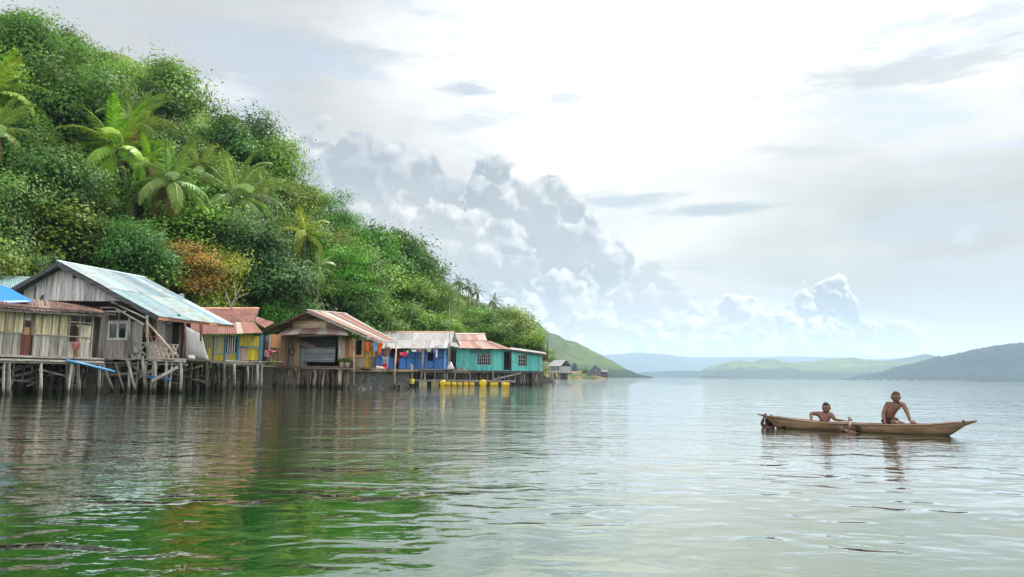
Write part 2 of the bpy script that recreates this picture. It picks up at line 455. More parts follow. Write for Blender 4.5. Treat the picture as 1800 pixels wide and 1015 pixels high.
wm = MB().quad((-WS, -300, 0), (WS, -300, 0), (WS, WS, 0), (-WS, WS, 0))
tag(link('lake_water', wm.mesh('lake_water'), 'water'), 'calm dark green lake with soft ripples', kind='structure')

# ================================================================== near hillside
SHORE = np.array([(-140, 20), (-60, 36), (-36, 47), (-27, 56), (-22, 66), (-16.5, 78), (-10, 90), (-3, 103), (3.2, 114), (6.4, 123), (6.0, 134), (-6, 142), (-32, 165), (-100, 240), (-300, 330), (-500, 330), (-500, 20)], float)
def shore_dist(x, y):
    x = np.atleast_1d(np.asarray(x, float)); y = np.atleast_1d(np.asarray(y, float))
    best = np.full(x.shape, 1e9); inside = np.zeros(x.shape, bool)
    n = len(SHORE)
    for i in range(n):
        a, c = SHORE[i], SHORE[(i + 1) % n]
        d = c - a; L = d @ d
        s_ = np.clip(((x - a[0]) * d[0] + (y - a[1]) * d[1]) / L, 0, 1)
        best = np.minimum(best, np.hypot(x - a[0] - s_ * d[0], y - a[1] - s_ * d[1]))
        cr = ((a[1] > y) != (c[1] > y)) & (x < (c[0] - a[0]) * (y - a[1]) / (c[1] - a[1] + 1e-12) + a[0])
        inside ^= cr
    return np.where(inside, best, -best)
# the crest of the hill: direction, distance and height, then an even slope from the shore up to it
CREST = [(-900, -420, 62), (-500, -230, 84), (-250, -110, 100), (0, 2, 112), (60, 22, 114), (150, 62, 116), (220, 98, 118), (300, 148, 119), (400, 206, 120), (470, 252, 121), (540, 312, 122), (580, 356, 123), (640, 390, 123), (700, 428, 124),
         (770, 472, 125), (850, 517, 126), (900, 550, 126), (940, 578, 127), (960, 606, 127), (1000, 640, 127), (1100, 660, 127)]
_cp = np.array([c[0] for c in CREST], float)
_ct = [at(*c) for c in CREST]
_ca = np.array([math.atan2(p.x, p.y) for p in _ct])
_al = np.interp(_cp, [-900, 100, 190, 320, 420, 1100], [5.5, 4.6, 2.0, 1.8, 3.4, 3.4])
_cz = np.array([p.z for p in _ct]) - _al
_cd = np.maximum(shore_dist(np.array([p.x for p in _ct]), np.array([p.y for p in _ct])), 4.0)
def ground(x, y):
    x = np.atleast_1d(np.asarray(x, float)); y = np.atleast_1d(np.asarray(y, float))
    d = shore_dist(x, y); dd = np.maximum(d, 0)
    az = np.arctan2(x, np.maximum(y, 1.0))
    zc, dc = np.interp(az, _ca, _cz), np.interp(az, _ca, _cd)
    t_ = dd / dc
    h = np.maximum(zc, .4) * np.where(t_ < 1, t_ ** 0.92, 1 - .25 * (t_ - 1))
    wob = 1.3 * np.sin(x * 0.13 + 1.7 * np.sin(y * 0.06)) * np.sin(y * 0.11 + 0.8) + .7 * np.sin(x * 0.31 + y * 0.23)
    h = np.maximum(h, 0) + wob * np.clip(dd / 25, 0, 1) * np.clip(1.25 - t_, 0, 1) * np.clip(h / 12, 0, 1)
    return np.where(d > 0, 0.35 + h, np.maximum(-0.9, 0.35 + d * 0.4))

# hillside mesh
def grid_mesh(name, xs, ys, zf):
    X, Y = np.meshgrid(xs, ys)
    Z = zf(X.ravel(), Y.ravel()).reshape(X.shape)
    nx, ny = len(xs), len(ys)
    v = np.stack([X, Y, Z], -1).reshape(-1, 3)
    q = [(j * nx + i, j * nx + i + 1, (j + 1) * nx + i + 1, (j + 1) * nx + i) for j in range(ny - 1) for i in range(nx - 1)]
    me = bpy.data.meshes.new(name)
    me.from_pydata(v.tolist(), [], q); me.shade_smooth()
    return me
m, t, b = mat('hillside_grass', 0.9, 0, 0.1)
co = objco(t)
g1 = t.noise(t.mapping(co, (0.06, 0.06, 0.06)), 1.0, 5.0, 0.6, 0.3, '3D')
g2 = t.noise(t.mapping(co, (1.3, 1.3, 0.7)), 1.0, 5.0, 0.7, 0.2, '3D')
grass = t.mix(t.ss(g2, 0.3, 0.7), (0.035, 0.075, 0.012, 1), (0.13, 0.20, 0.04, 1))
grass = t.mix(t.ss(g1, 0.4, 0.65), grass, t.mix(g2, (0.10, 0.16, 0.035, 1), (0.16, 0.22, 0.06, 1)))
sep = t.n('ShaderNodeSeparateXYZ'); t.put(sep.inputs[0], co)
earth = t.mix(t.ss(g2, 0.3, 0.7), (0.004, 0.0035, 0.003, 1), (0.022, 0.018, 0.014, 1))  # bank earth near-black, the shade under the floors put into its colour
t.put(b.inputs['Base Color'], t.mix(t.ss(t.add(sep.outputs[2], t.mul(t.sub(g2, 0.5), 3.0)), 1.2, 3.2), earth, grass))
bump(t, b, g2, 0.25)
M['grass'] = m
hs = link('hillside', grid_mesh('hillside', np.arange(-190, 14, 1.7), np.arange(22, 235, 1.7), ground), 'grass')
tag(hs, 'steep grassy hillside rising behind the stilt houses', kind='structure')

# ------------------------------------------------------------------ foliage
def leaf_mat(name, rough=0.55, spec=0.14, lo=0.55, hi=1.5):
    m = bpy.data.materials.new(name); m.use_nodes = True
    t = NT(m.node_tree)
    b = t.n('ShaderNodeBsdfPrincipled'); tr = t.n('ShaderNodeBsdfTranslucent'); mx = t.n('ShaderNodeMixShader'); o = t.n('ShaderNodeOutputMaterial')
    c, r = ocol(t)
    at_ = t.n('ShaderNodeAttribute', attribute_name='tint')
    k = t.ss(at_.outputs['Fac'], 0.0, 1.0, lo, hi)
    hue = t.mix(t.ss(at_.outputs['Fac'], 0.6, 1.0, 0.0, 0.28), c, vscale(t, t.mix(0.5, c, (0.20, 0.20, 0.03, 1)), 1.0))
    cc = vscale(t, hue, k)
    cc = vscale(t, cc, 1.8)
    t.put(b.inputs['Base Color'], cc); b.inputs['Roughness'].default_value = rough; b.inputs['Specular IOR Level'].default_value = spec
    t.put(tr.inputs[0], vscale(t, t.mix(0.45, cc, (0.22, 0.30, 0.02, 1)), 1.0))
    mx.inputs[0].default_value = 0.27
    t.put(mx.inputs[1], b.outputs[0]); t.put(mx.inputs[2], tr.outputs[0]); t.put(o.inputs[0], mx.outputs[0])
    return m
M['leaf'] = leaf_mat('broad_leaves')
M['frond'] = leaf_mat('palm_leaflets', 0.42, 0.3, 0.6, 1.4)
m, t, b = mat('bark', 0.9, 0, 0.2); c, r = ocol(t)
gb = t.noise(t.mapping(objco(t), (9, 9, 2.0)), 1.0, 5.0, 0.65, 0, '3D')
t.put(b.inputs['Base Color'], vscale(t, c, t.ss(gb, 0.3, 0.7, 0.55, 1.3))); bump(t, b, gb, 0.02); M['bark'] = m

def leaves_mesh(name, p, d, nrm, L, Wd, tint, fold=0.25, soft=None):
    """one pointed, folded leaf per row: p base, d direction, nrm upper side"""
    n = len(p)
    d = d / np.linalg.norm(d, axis=1, keepdims=True)
    s = np.cross(d, nrm); s /= np.linalg.norm(s, axis=1, keepdims=True) + 1e-9
    up = np.cross(s, d)
    L = L[:, None]; Wd = Wd[:, None]
    v = np.empty((n, 4, 3), np.float32)
    v[:, 0] = p
    v[:, 1] = p + d * L * 0.45 + s * Wd + up * Wd * fold
    v[:, 2] = p + d * L - up * L * 0.18
    v[:, 3] = p + d * L * 0.45 - s * Wd + up * Wd * fold
    me = bpy.data.meshes.new(name)
    me.vertices.add(4 * n); me.vertices.foreach_set('co', v.ravel())
    me.loops.add(4 * n); me.loops.foreach_set('vertex_index', np.arange(4 * n, dtype=np.int32))
    me.polygons.add(n); me.polygons.foreach_set('loop_start', np.arange(0, 4 * n, 4, dtype=np.int32))
    a = me.attributes.new('tint', 'FLOAT', 'FACE'); a.data.foreach_set('value', np.clip(tint, 0, 1).astype(np.float32))
    me.update(calc_edges=True)
    if soft is not None:                 # leaves of one spray share the lie of the spray
        me.shade_smooth(); me.normals_split_custom_set_from_vertices(np.repeat(soft, 4, 0).tolist())
    return me

def unit(n):
    v = nrg.normal(size=(n, 3)); return v / np.linalg.norm(v, axis=1, keepdims=True)

def crown_mesh(name, n_lobes, n_clumps, per, leaf, style='round', droop=0.3):
    """crown of radius about 1 around the origin"""
    if style == 'layered':
        lc = np.array([[rng.uniform(-.45, .45), rng.uniform(-.45, .45), z] for z in np.linspace(-.65, .62, n_lobes)])
        lr = np.array([[rng.uniform(.5, .78), rng.uniform(.5, .78), rng.uniform(.14, .22)] for _ in range(n_lobes)])
    elif style == 'tall':
        lc = np.array([[rng.uniform(-.3, .3), rng.uniform(-.3, .3), z] for z in np.linspace(-.8, .75, n_lobes)])
        lr = np.array([[rng.uniform(.34, .6)] * 3 for _ in range(n_lobes)])
    else:
        n_lobes = int(n_lobes * 1.6)
        k_ = np.arange(n_lobes) + .5
        ph, th = np.arccos(1 - 1.55 * k_ / n_lobes), k_ * 2.39996
        q = np.stack([np.cos(th) * np.sin(ph), np.sin(th) * np.sin(ph), np.cos(ph)], 1) + nrg.normal(size=(n_lobes, 3)) * .16
        lc = q * nrg.uniform(.52, .74, (n_lobes, 1)); r = nrg.uniform(.24, .42, n_lobes)
        lr = np.stack([r, r, r * .8], 1)
    w = lr[:, 0] * lr[:, 1]; w = w / w.sum()
    li = nrg.choice(n_lobes, n_clumps, p=w)
    dr = unit(n_clumps); dr[:, 2] = np.where(dr[:, 2] < -0.15, -dr[:, 2] * .6, dr[:, 2])
    cp = lc[li] + dr * lr[li] * nrg.uniform(0.72, 1.1, (n_clumps, 1))
    sd_ = rng.uniform(0, 90)
    kk = np.array([1 + .55 * mnoise.noise(Vector((q[0] * 1.4 + sd_, q[1] * 1.4, q[2] * 1.4))) + .35 * mnoise.noise(Vector((q[0] * 3.5, q[1] * 3.5 + sd_, q[2] * 3.5))) for q in cp])
    kk *= np.where(nrg.random(n_clumps) < .14, nrg.uniform(1.08, 1.3, n_clumps), 1.0)      # twigs that stand out
    cp = cp * kk[:, None]
    ct = nrg.uniform(0.05, 0.7, n_lobes)[li] + nrg.uniform(-.12, .25, n_clumps)
    idx = np.repeat(np.arange(n_clumps), per); n = len(idx)
    rc = leaf * (2.6 if style != 'layered' else 2.9)
    off = nrg.normal(size=(n, 3)) * rc * np.array([1, 1, .55])
    p = cp[idx] + off
    out = dr[idx] * 0.7 + off / (rc + 1e-6) * 0.45 + np.array([0, 0, .5]) + nrg.normal(size=(n, 3)) * .26
    out /= np.linalg.norm(out, axis=1, keepdims=True)
    dd = off / rc * 0.6 + dr[idx] * 0.6 + nrg.normal(size=(n, 3)) * .7 - np.array([0, 0, droop])
    dd = dd - out * (dd * out).sum(1, keepdims=True) * 0.75
    L = leaf * nrg.uniform(.7, 1.35, n)
    sn = dr[idx] * .8 + off / (rc + 1e-6) * .3 + np.array([0, 0, .3])
    sn = sn / np.linalg.norm(sn, axis=1, keepdims=True) * .62 + out * .38
    sn /= np.linalg.norm(sn, axis=1, keepdims=True)
    return leaves_mesh(name, p, dd, out, L, L * nrg.uniform(.26, .40, n), ct[idx] + nrg.normal(size=n) * .09, .2, sn)

FINE = [crown_mesh('crown', 10, 340, 44, .070) for _ in range(3)]
LAYER = [crown_mesh('crown', 7, 270, 42, .070, 'layered', 0.1) for _ in range(2)]
TALL = [crown_mesh('crown', 8, 300, 42, .066, 'tall') for _ in range(2)]
AIRY = [crown_mesh('crown', 10, 230, 34, .05, 'round', .5)]
COARSE = [crown_mesh('crown', 8, 220, 38, .094) for _ in range(6)] + [crown_mesh('crown', 7, 180, 38, .088, 'tall') for _ in range(2)]
for l_ in (FINE, LAYER, TALL, AIRY, COARSE):
    for me in l_: me.materials.append(M['leaf'])

def trunk_mb(h, r0, lean=0.0, limbs=5, spread=1.0):
    mb = MB()
    pts = [(0, 0, -0.6), (lean * h * .15, 0.02 * h, h * .35), (lean * h * .55, -.02 * h, h * .7), (lean * h, 0, h)]
    mb.tube(pts, [r0 * 1.35, r0, r0 * .75, r0 * .4], 8)
    for k in range(limbs):
        a = 2 * math.pi * k / limbs + rng.uniform(-.4, .4); z = h * rng.uniform(.5, .85)
        x = lean * h * (z / h)
        e = Vector((x + math.cos(a) * spread, math.sin(a) * spread, z + spread * rng.uniform(.3, .8)))
        mid = (Vector((x, 0, z)) + e) / 2 + Vector((0, 0, -.12 * spread))
        mb.tube([(x, 0, z), mid, e], [r0 * .45, r0 * .3, r0 * .12], 6)
    return mb
TRUNKS = [trunk_mb(1.0, .06, .05, 5, .55).mesh('trunk', (0, 0, 0), True) for _ in range(3)]
for me in TRUNKS: me.materials.append(M['bark'])

def gz(x, y): return float(ground(x, y)[0])

CLEAR = []
def tree(px, py, rpx, Y, crown, colr, label, group=None, flat=1.0, name='broadleaf_tree', wide=1.0, bark=(.16, .13, .10)):
    for k in range(40):                      # step back until the slope is close under the crown
        p = at(px, py, Y); r = rpx * Y / FPX
        if p.z - gz(p.x, p.y) < 1.45 * r * flat + .8: break
        Y += 1.5
    z0 = max(gz(p.x, p.y), -.3)
    root = thing(name, label, 'tree', (p.x, p.y, z0), group)
    if rpx > 30: CLEAR.append((px, py, rpx * .8, Y))
    h = max(p.z - z0, r * .6)
    c = link('crown', crown, None, root, colr, (0, 0, h))
    c.scale = (r * wide, r, r * flat); c.rotation_euler.z = rng.uniform(0, 6.28)
    tk = link('trunk', rng.choice(TRUNKS), None, root, bark)
    tk.scale = (r * 1.1 + .3, r * 1.1 + .3, h); tk.rotation_euler.z = rng.uniform(0, 6.28)
    return root

_DK, _MD, _BR, _YG = (.030, .085, .016), (.045, .115, .020), (.075, .165, .022), (.115, .185, .030)
# ---- the trees one can single out behind the houses
tree(18, 410, 82, 50, TALL[0], (.075, .15, .035), 'pale green leafy tree at the left edge above the bright blue tarpaulin', wide=.9)
tree(95, 335, 84, 58, FINE[0], (.034, .095, .02), 'large dark mango tree behind the peak of the grey gabled house')
tree(108, 205, 100, 74, FINE[1], (.038, .10, .020), 'broad dark tree with yellowish new leaves high above the grey gabled house')
tree(52, 108, 70, 88, FINE[2], (.05, .125, .022), 'big bushy tree crowning the slope in the upper left corner')
tree(92, 398, 36, 54, AIRY[0], (.055, .18, .02), 'feathery bright green tree above the peak of the grey gabled roof')
tree(172, 415, 58, 53, LAYER[0], (.07, .15, .035), 'tree with flat tiers of leaves over the pale blue roof', flat=.75)
tree(228, 468, 66, 54, FINE[2], (.030, .10, .022), 'round dark glossy tree touching the far end of the pale blue roof')
tree(322, 395, 84, 58, LAYER[1], (.085, .19, .02), 'bright green tiered almond tree between the coconut palms', flat=.6, wide=1.15)
tree(318, 478, 60, 50, LAYER[0], (.23, .13, .02), 'orange and yellow leaved almond tree behind the pale blue roof', flat=.85, name='almond_tree')
tree(374, 486, 52, 50.5, LAYER[1], (.17, .20, .02), 'yellow green bush beside the orange leaved tree', flat=1.1, name='bush')
tree(432, 440, 72, 64, FINE[1], (.034, .085, .026), 'dull dark green tree under the palm that bears coconuts')
tree(478, 505, 76, 62, FINE[2], (.030, .080, .024), 'dark spreading tree behind the red roof and the brown gable', flat=.9)
tree(592, 492, 70, 74, AIRY[0], (.055, .19, .018), 'vivid green feathery tree above the rusty striped roof', wide=1.05, flat=.85)
tree(640, 545, 38, 80, COARSE[2], (.075, .17, .03), 'bright green shrub tree just above the blue house roof')
tree(520, 440, 50, 76, COARSE[1], (.05, .12, .02), 'olive tree left of the yellowish young palm')
tree(128, 158, 66, 84, TALL[1], (.045, .115, .02), 'tall green tree standing over the tree with yellowish new leaves')
tree(48, 480, 46, 48, LAYER[1], (.05, .11, .03), 'low leafy tree directly behind the blue tarpaulin', flat=.8)
tree(262, 300, 60, 78, FINE[0], (.04, .11, .02), 'dark tree between the two tall palms above the grey house')
tree(20, 262, 60, 62, FINE[2], (.05, .12, .02), 'green tree below the leftmost palm fronds')
# two small trees alone on the skyline
def crest(px, py, rpx, Y, *a, **kw):
    best = min(np.arange(85, 150, 1.5), key=lambda q: proj((plan(px, q).x, q, gz(plan(px, q).x, q)))[1])
    g = proj((plan(px, best).x, best, gz(plan(px, best).x, best)))[1]
    return tree(px, min(py, g - rpx * .75) if g - py < 40 else g - rpx * .9, rpx, best, *a, **kw)
crest(287, 126, 15, 112, COARSE[0], (.035, .06, .02), 'small lone tree on the grassy skyline above the palms', name='ridge_tree')
crest(408, 196, 15, 118, COARSE[3], (.035, .06, .02), 'small dark tree standing out on the skyline left of the clouds', name='ridge_tree')
crest(698, 428, 22, 122, COARSE[4], (.03, .055, .025), 'dark round headed tree standing out on the ridge above the brown house', name='ridge_tree')
crest(735, 464, 24, 122, COARSE[1], (.028, .06, .022), 'dark dome shaped tree on the ridge left of the distant palms', name='ridge_tree')

# a grey leafless tree behind the red roof
_p = at(410, 540, 56); _z = gz(_p.x, _p.y)
bt = thing('bare_tree', 'pale leafless branches between the red roof and the brown gable', 'tree', (_p.x, _p.y, _z))
for (a_, b_, c_) in (((405, 556), (409, 532), (422, 508)), ((409, 536), (418, 524), (438, 514)), ((407, 545), (402, 528), (396, 512)), ((414, 522), (414, 510), (410, 496))):
    link('branch', MB().tube([at(*q, _Y) - Vector((_p.x, _p.y, _z)) for q, _Y in ((a_, 56), (b_, 56.1), (c_, 55.9))], [.05, .035, .014], 6).mesh('branch', (0, 0, 0), True), 'bark', bt, (.42, .40, .37))
link('trunk', MB().tube([Vector((0, 0, -.4)), at(405, 556, 56) - Vector((_p.x, _p.y, _z))], [.08, .06], 7).mesh('trunk', (0, 0, 0), True), 'bark', bt, (.38, .36, .33))
# ---- coconut palms
def frond_mesh(L, droop, nl=52, side=.78, hang=.5):
    t_ = np.linspace(0, 1, 14)
    ang = -droop * t_ ** 1.4
    step = L / 13
    xs = np.concatenate([[0], np.cumsum(np.cos((ang[1:] + ang[:-1]) / 2) * step)])
    zs = np.concatenate([[0], np.cumsum(np.sin((ang[1:] + ang[:-1]) / 2) * step)])
    s = np.repeat(np.linspace(.13, .995, nl), 2); sg = np.tile([1., -1.], nl)
    bx, bz, ba = np.interp(s, t_, xs), np.interp(s, t_, zs), np.interp(s, t_, ang)
    p = np.stack([bx, np.zeros_like(bx), bz], 1)
    fwd = np.stack([np.cos(ba), np.zeros_like(ba), np.sin(ba)], 1)
    f = (.45 + .8 * s + nrg.normal(size=len(s)) * .08)[:, None]
    hg = (hang * (1.0 - .3 * s) + nrg.normal(size=len(s)) * .10)[:, None]
    d = fwd * f + np.array([0, 1., 0]) * sg[:, None] + np.array([0, 0, -1.]) * hg
    ll = side * (L / 3.6) * np.clip(np.sin(np.pi * np.clip(s * .92 + .10, 0, 1)) ** .55, .25, 1) * nrg.uniform(.85, 1.1, len(s))
    nr = np.stack([-np.sin(ba), np.zeros_like(ba), np.cos(ba)], 1) + np.array([0, .35, 0]) * -sg[:, None]
    me = leaves_mesh('frond', p, d, nr, ll, np.full(len(s), 0.046 * L / 3.6), nrg.uniform(.2, .8) * .4 + nrg.uniform(0, .5, len(s)), .1)
    # the rachis
    bm = bmesh.new(); bm.from_mesh(me)
    lay = bm.faces.layers.float.get('tint')
    mb = MB().tube([(x, 0, z) for x, z in zip(xs[::2], zs[::2])], [.035 * (1 - .8 * k / 6.5) for k in range(7)], 4, False)
    vs_ = [bm.verts.new(v) for v in mb.v]
    for f_ in mb.f:
        fc = bm.faces.new([vs_[k] for k in f_]); fc[lay] = .9
    bm.to_mesh(me); bm.free()
    me.materials.append(M['frond'])
    return me
FROND = [frond_mesh(3.6, .65, hang=.3), frond_mesh(3.6, 1.25, hang=.55), frond_mesh(3.6, 1.6, hang=.8), frond_mesh(3.5, 1.95, hang=1.05)]
def palm(px, py, size_px, Y, colr, label, n=22, lean=(0, 0), coconuts=0, group='coconut palms on the hillside', up=0.0, low_brown=True):
    for _ in range(40):
        p = at(px, py, Y)
        if p.z - gz(p.x + lean[0], p.y + lean[1]) < 9.0: break
        Y += 1.5
    CLEAR.append((px, py - size_px * .1, size_px * 1.0, Y)); k = size_px * Y / FPX / 2.45
    bx, by = p.x + lean[0], p.y + lean[1]
    z0 = gz(bx, by)
    root = thing('coconut_palm', label, 'palm tree', (bx, by, z0), group)
    top = Vector((p.x - bx, p.y - by, p.z - z0))
    mb = MB()
    pts = [Vector((0, 0, -.5)), Vector((top.x * .2, top.y * .2, top.z * .33)), Vector((top.x * .55, top.y * .55, top.z * .68)), top]
    mb.tube(pts, [.24 * k, .16 * k, .14 * k, .13 * k], 8)
    o = link('trunk', mb.mesh('trunk', (0, 0, 0), True), 'bark', root, (.24, .20, .16))
    for i in range(n):
        q = i / (n - 1)
        el = R(80 - 118 * q ** .85) + rng.uniform(-.12, .12) + up
        v = min(3, int(q * 3.2 + rng.uniform(0, .6)))
        f = link('frond', FROND[v], None, root, tuple(c * rng.uniform(.85, 1.15) for c in colr), top)
        f.rotation_euler = (rng.uniform(-.35, .35), -el, i * 2.3999 + rng.uniform(-.25, .25))
        s_ = k * rng.uniform(.88, 1.08) * (0.85 if q < .15 else 1)
        f.scale = (s_, s_, s_)
        if low_brown and q > .93: f.color = (.20, .13, .05, 1)
    for i in range(coconuts):
        a = i * 1.05
        c = link('coconut', COCO, None, root, (.30, .13, .03), top + Vector((math.cos(a) * .30, math.sin(a) * .30, -.28 - .12 * (i % 2))) * k)
        c.scale = (k, k, k)
    return root
COCO = MB().ball((0, 0, 0), .15, 8, 6, (1, 1, 1.15)).mesh('coconut', (0, 0, 0), True); COCO.materials.append(M['plastic'])
PG, PB, PY = (.13, .20, .055), (.17, .29, .03), (.20, .25, .03)
palm(-22, 165, 80, 56, PB, 'big palm leaning in from the left edge with drooping fronds', 24)
palm(-8, 228, 62, 52, PG, 'lower palm at the left edge with one long pale frond hanging down', 20)
palm(205, 262, 78, 62, PB, 'tall bright palm above the grey house, its bent trunk showing below', 26, (2.2, 0))
palm(232, 215, 62, 70, PG, 'palm rising behind the tall bright palm above the grey house', 20)
palm(300, 318, 68, 62, PG, 'greyish green palm between the bright palm and the coconut bearing one', 24, (-.6, 0))
palm(413, 348, 80, 62, PG, 'palm with a cluster of coconuts, in front of the hill forest', 28, (.5, .4), 7)
palm(536, 410, 44, 70, PY, 'young yellowish palm right of the coconut bearing palm', 18, (0, 0), 0, low_brown=False)
palm(560, 470, 34, 72, PG, 'small palm below the young yellowish palm', 14)
palm(712, 566, 26, 92, PG, 'small palm peeping over the blue house roof', 16)
palm(622, 556, 20, 84, PG, 'tiny palm right of the vivid green feathery tree', 14)
for (px, py, s_, Y, lb) in ((778, 486, 15, 118, 'leftmost palm of the row along the lower skyline'), (806, 494, 16, 119, 'second palm of the row along the lower skyline'),
                           (824, 503, 15, 119, 'third palm of the row along the lower skyline'), (838, 514, 14, 120, 'rightmost palm of the close row along the lower skyline'),
                           (868, 530, 14, 121, 'single palm on the skyline right of the close row of palms')):
    palm(px, py, s_, Y, (.06, .10, .04), lb, 13, (0, 0), 0)
palm(262, 282, 44, 70, PB, 'short bright palm tucked between the tall bright palm and the greyish one', 20)
palm(352, 296, 46, 76, PG, 'palm behind and left of the coconut bearing palm', 18)
palm(168, 232, 40, 78, PG, 'slender palm left of the tall bright palm', 18)
palm(468, 330, 34, 84, PG, 'palm on the slope right of the coconut bearing palm', 16)
palm(262, 205, 40, 92, PG, 'palm higher up the slope right of the tall bright palms', 16)

# ---- the wood on the slope: trees of a few builds and greens, each an object
def grassy(px, py):
    e = lambda cx, cy, rx, ry, sl=0.0: ((px - cx) / rx) ** 2 + ((py - cy - sl * (px - cx)) / ry) ** 2 < 1
    return e(338, 215, 46, 62, .5) or e(190, 85, 70, 15, .42) or e(560, 362, 22, 28, .4) or e(255, 128, 70, 20, .5)
GREENS = [('dark green', (.030, .085, .018)), ('mid green', (.055, .135, .020)), ('light green', (.095, .185, .024)), ('olive green', (.105, .150, .026))]
spots = []
cx_, cy_ = nrg.uniform(-110, 7, 24000), nrg.uniform(40, 136, 24000)
cd_, cg_ = shore_dist(cx_, cy_), ground(cx_, cy_)
for x, y, d, g in zip(cx_.tolist(), cy_.tolist(), cd_.tolist(), cg_.tolist()):
    if len(spots) >= 272: break
    if d < 1.6 or d > 1.12 * float(np.interp(math.atan2(x, y), _ca, _cd)): continue
    px, py = proj((x, y, 3))
    if not (-60 < px < 968): continue
    px, py = proj((x, y, g + 4))
    if grassy(px, py) or py < -40: continue
    if 140 < px < 335 and d > .8 * float(np.interp(math.atan2(x, y), _ca, _cd)): continue
    if proj((x, y, g + 5.5))[1] < np.interp(px, _cp, [c[1] for c in CREST]) - 7: continue
    if any(y < Y_ - 1 and (px - a) ** 2 + (py - b_) ** 2 < (r_ + 22) ** 2 for a, b_, r_, Y_ in CLEAR): continue
    sp = 3.0 + 1.4 * min(1, d / 40)
    if any((x - a) ** 2 + (y - b_) ** 2 < sp * sp for a, b_, *_ in spots): continue
    spots.append((x, y, g, d))
zones = [(-999, 60, 'the blue tarpaulin'), (60, 120, 'the weathered cream house'), (120, 220, 'the grey gable'), (220, 330, 'the pale blue roof'), (330, 420, 'the red roofed house'), (420, 500, 'the brown gable'),
         (500, 580, 'the brown plank house'), (580, 660, 'the rusty striped roof'), (660, 730, 'the blue house'), (730, 800, 'the radio mast'), (800, 870, 'the pinkish roof'), (870, 9999, 'the turquoise house end')]
for i, (x, y, g, d) in enumerate(spots):
    tint, colr = GREENS[rng.choices(range(4), (3, 4, 3, 2))[0]]
    r = rng.choice((rng.uniform(1.7, 2.8), rng.uniform(2.4, 3.6), rng.uniform(3.2, 4.6))) * (0.8 if d < 6 else 1.0) * (0.72 if y > 118 and x > -12 else 1.0)
    if d > .8 * float(np.interp(math.atan2(x, y), _ca, _cd)): r *= .6
    h = r * rng.uniform(.8, 1.15)
    px, py = proj((x, y, g + h))
    zn = next(z for a, b_, z in zones if a <= px < b_)
    hh = (hor(px) - py) / max(60.0, hor(px) - np.interp(px, [0, 150, 300, 540, 700, 850, 960], [0, 60, 150, 310, 425, 515, 600]))
    lvl = 'low on' if hh < .38 else 'halfway up' if hh < .68 else 'high on' if hh < .92 else 'at the top of'
    root = thing('hill_tree', f'{tint} bushy tree {lvl} the slope above {zn}', 'tree', (x, y, g), 'trees covering the slope')
    c = link('crown', rng.choice(COARSE + COARSE + LAYER + TALL + AIRY), None, root, tuple(q * rng.uniform(.8, 1.2) for q in colr), (0, 0, h))
    c.scale = (r * rng.uniform(.8, 1.25), r * rng.uniform(.8, 1.2), r * rng.uniform(.65, 1.25)); c.rotation_euler.z = rng.uniform(0, 6.28)
    tk = link('trunk', rng.choice(TRUNKS), None, root, (.14, .12, .09)); tk.scale = (r, r, h)
# bushes and saplings between them, beyond counting
n_b = 0; P_, D_, N_, L_, T_ = [], [], [], [], []
cx_, cy_ = nrg.uniform(-105, 7, 20000), nrg.uniform(38, 136, 20000)
cd_, cg_ = shore_dist(cx_, cy_), ground(cx_, cy_)
for x, y, d, g in zip(cx_.tolist(), cy_.tolist(), cd_.tolist(), cg_.tolist()):
    if n_b >= 3600: break
    if d < .4 or d > 85: continue
    px, py = proj((x, y, g + 1))
    if not (-60 < px < 970) or (grassy(px, py) and rng.random() < .85): continue
    n_b += 1
    k = 22; r = rng.uniform(.5, 1.3)
    q = unit(k); q[:, 2] = np.abs(q[:, 2])
    P_.append(np.array([x, y, g + r * .5]) + q * r * np.array([1, 1, .8]) + nrg.normal(size=(k, 3)) * .15)
    D_.append(q * .5 + nrg.normal(size=(k, 3)) * .6); N_.append(q + np.array([0, 0, .6]) + nrg.normal(size=(k, 3)) * .3)
    L_.append(nrg.uniform(.22, .42, k)); T_.append(np.full(k, rng.uniform(.1, .8)) + nrg.normal(size=k) * .15)
L_ = np.concatenate(L_)
um = leaves_mesh('undergrowth', np.concatenate(P_), np.concatenate(D_), np.concatenate(N_), L_, L_ * .32, np.concatenate(T_))
tag(link('undergrowth', um, 'leaf', None, (.055, .125, .024)), 'tangle of bushes and saplings covering the slope between the trees', kind='stuff')

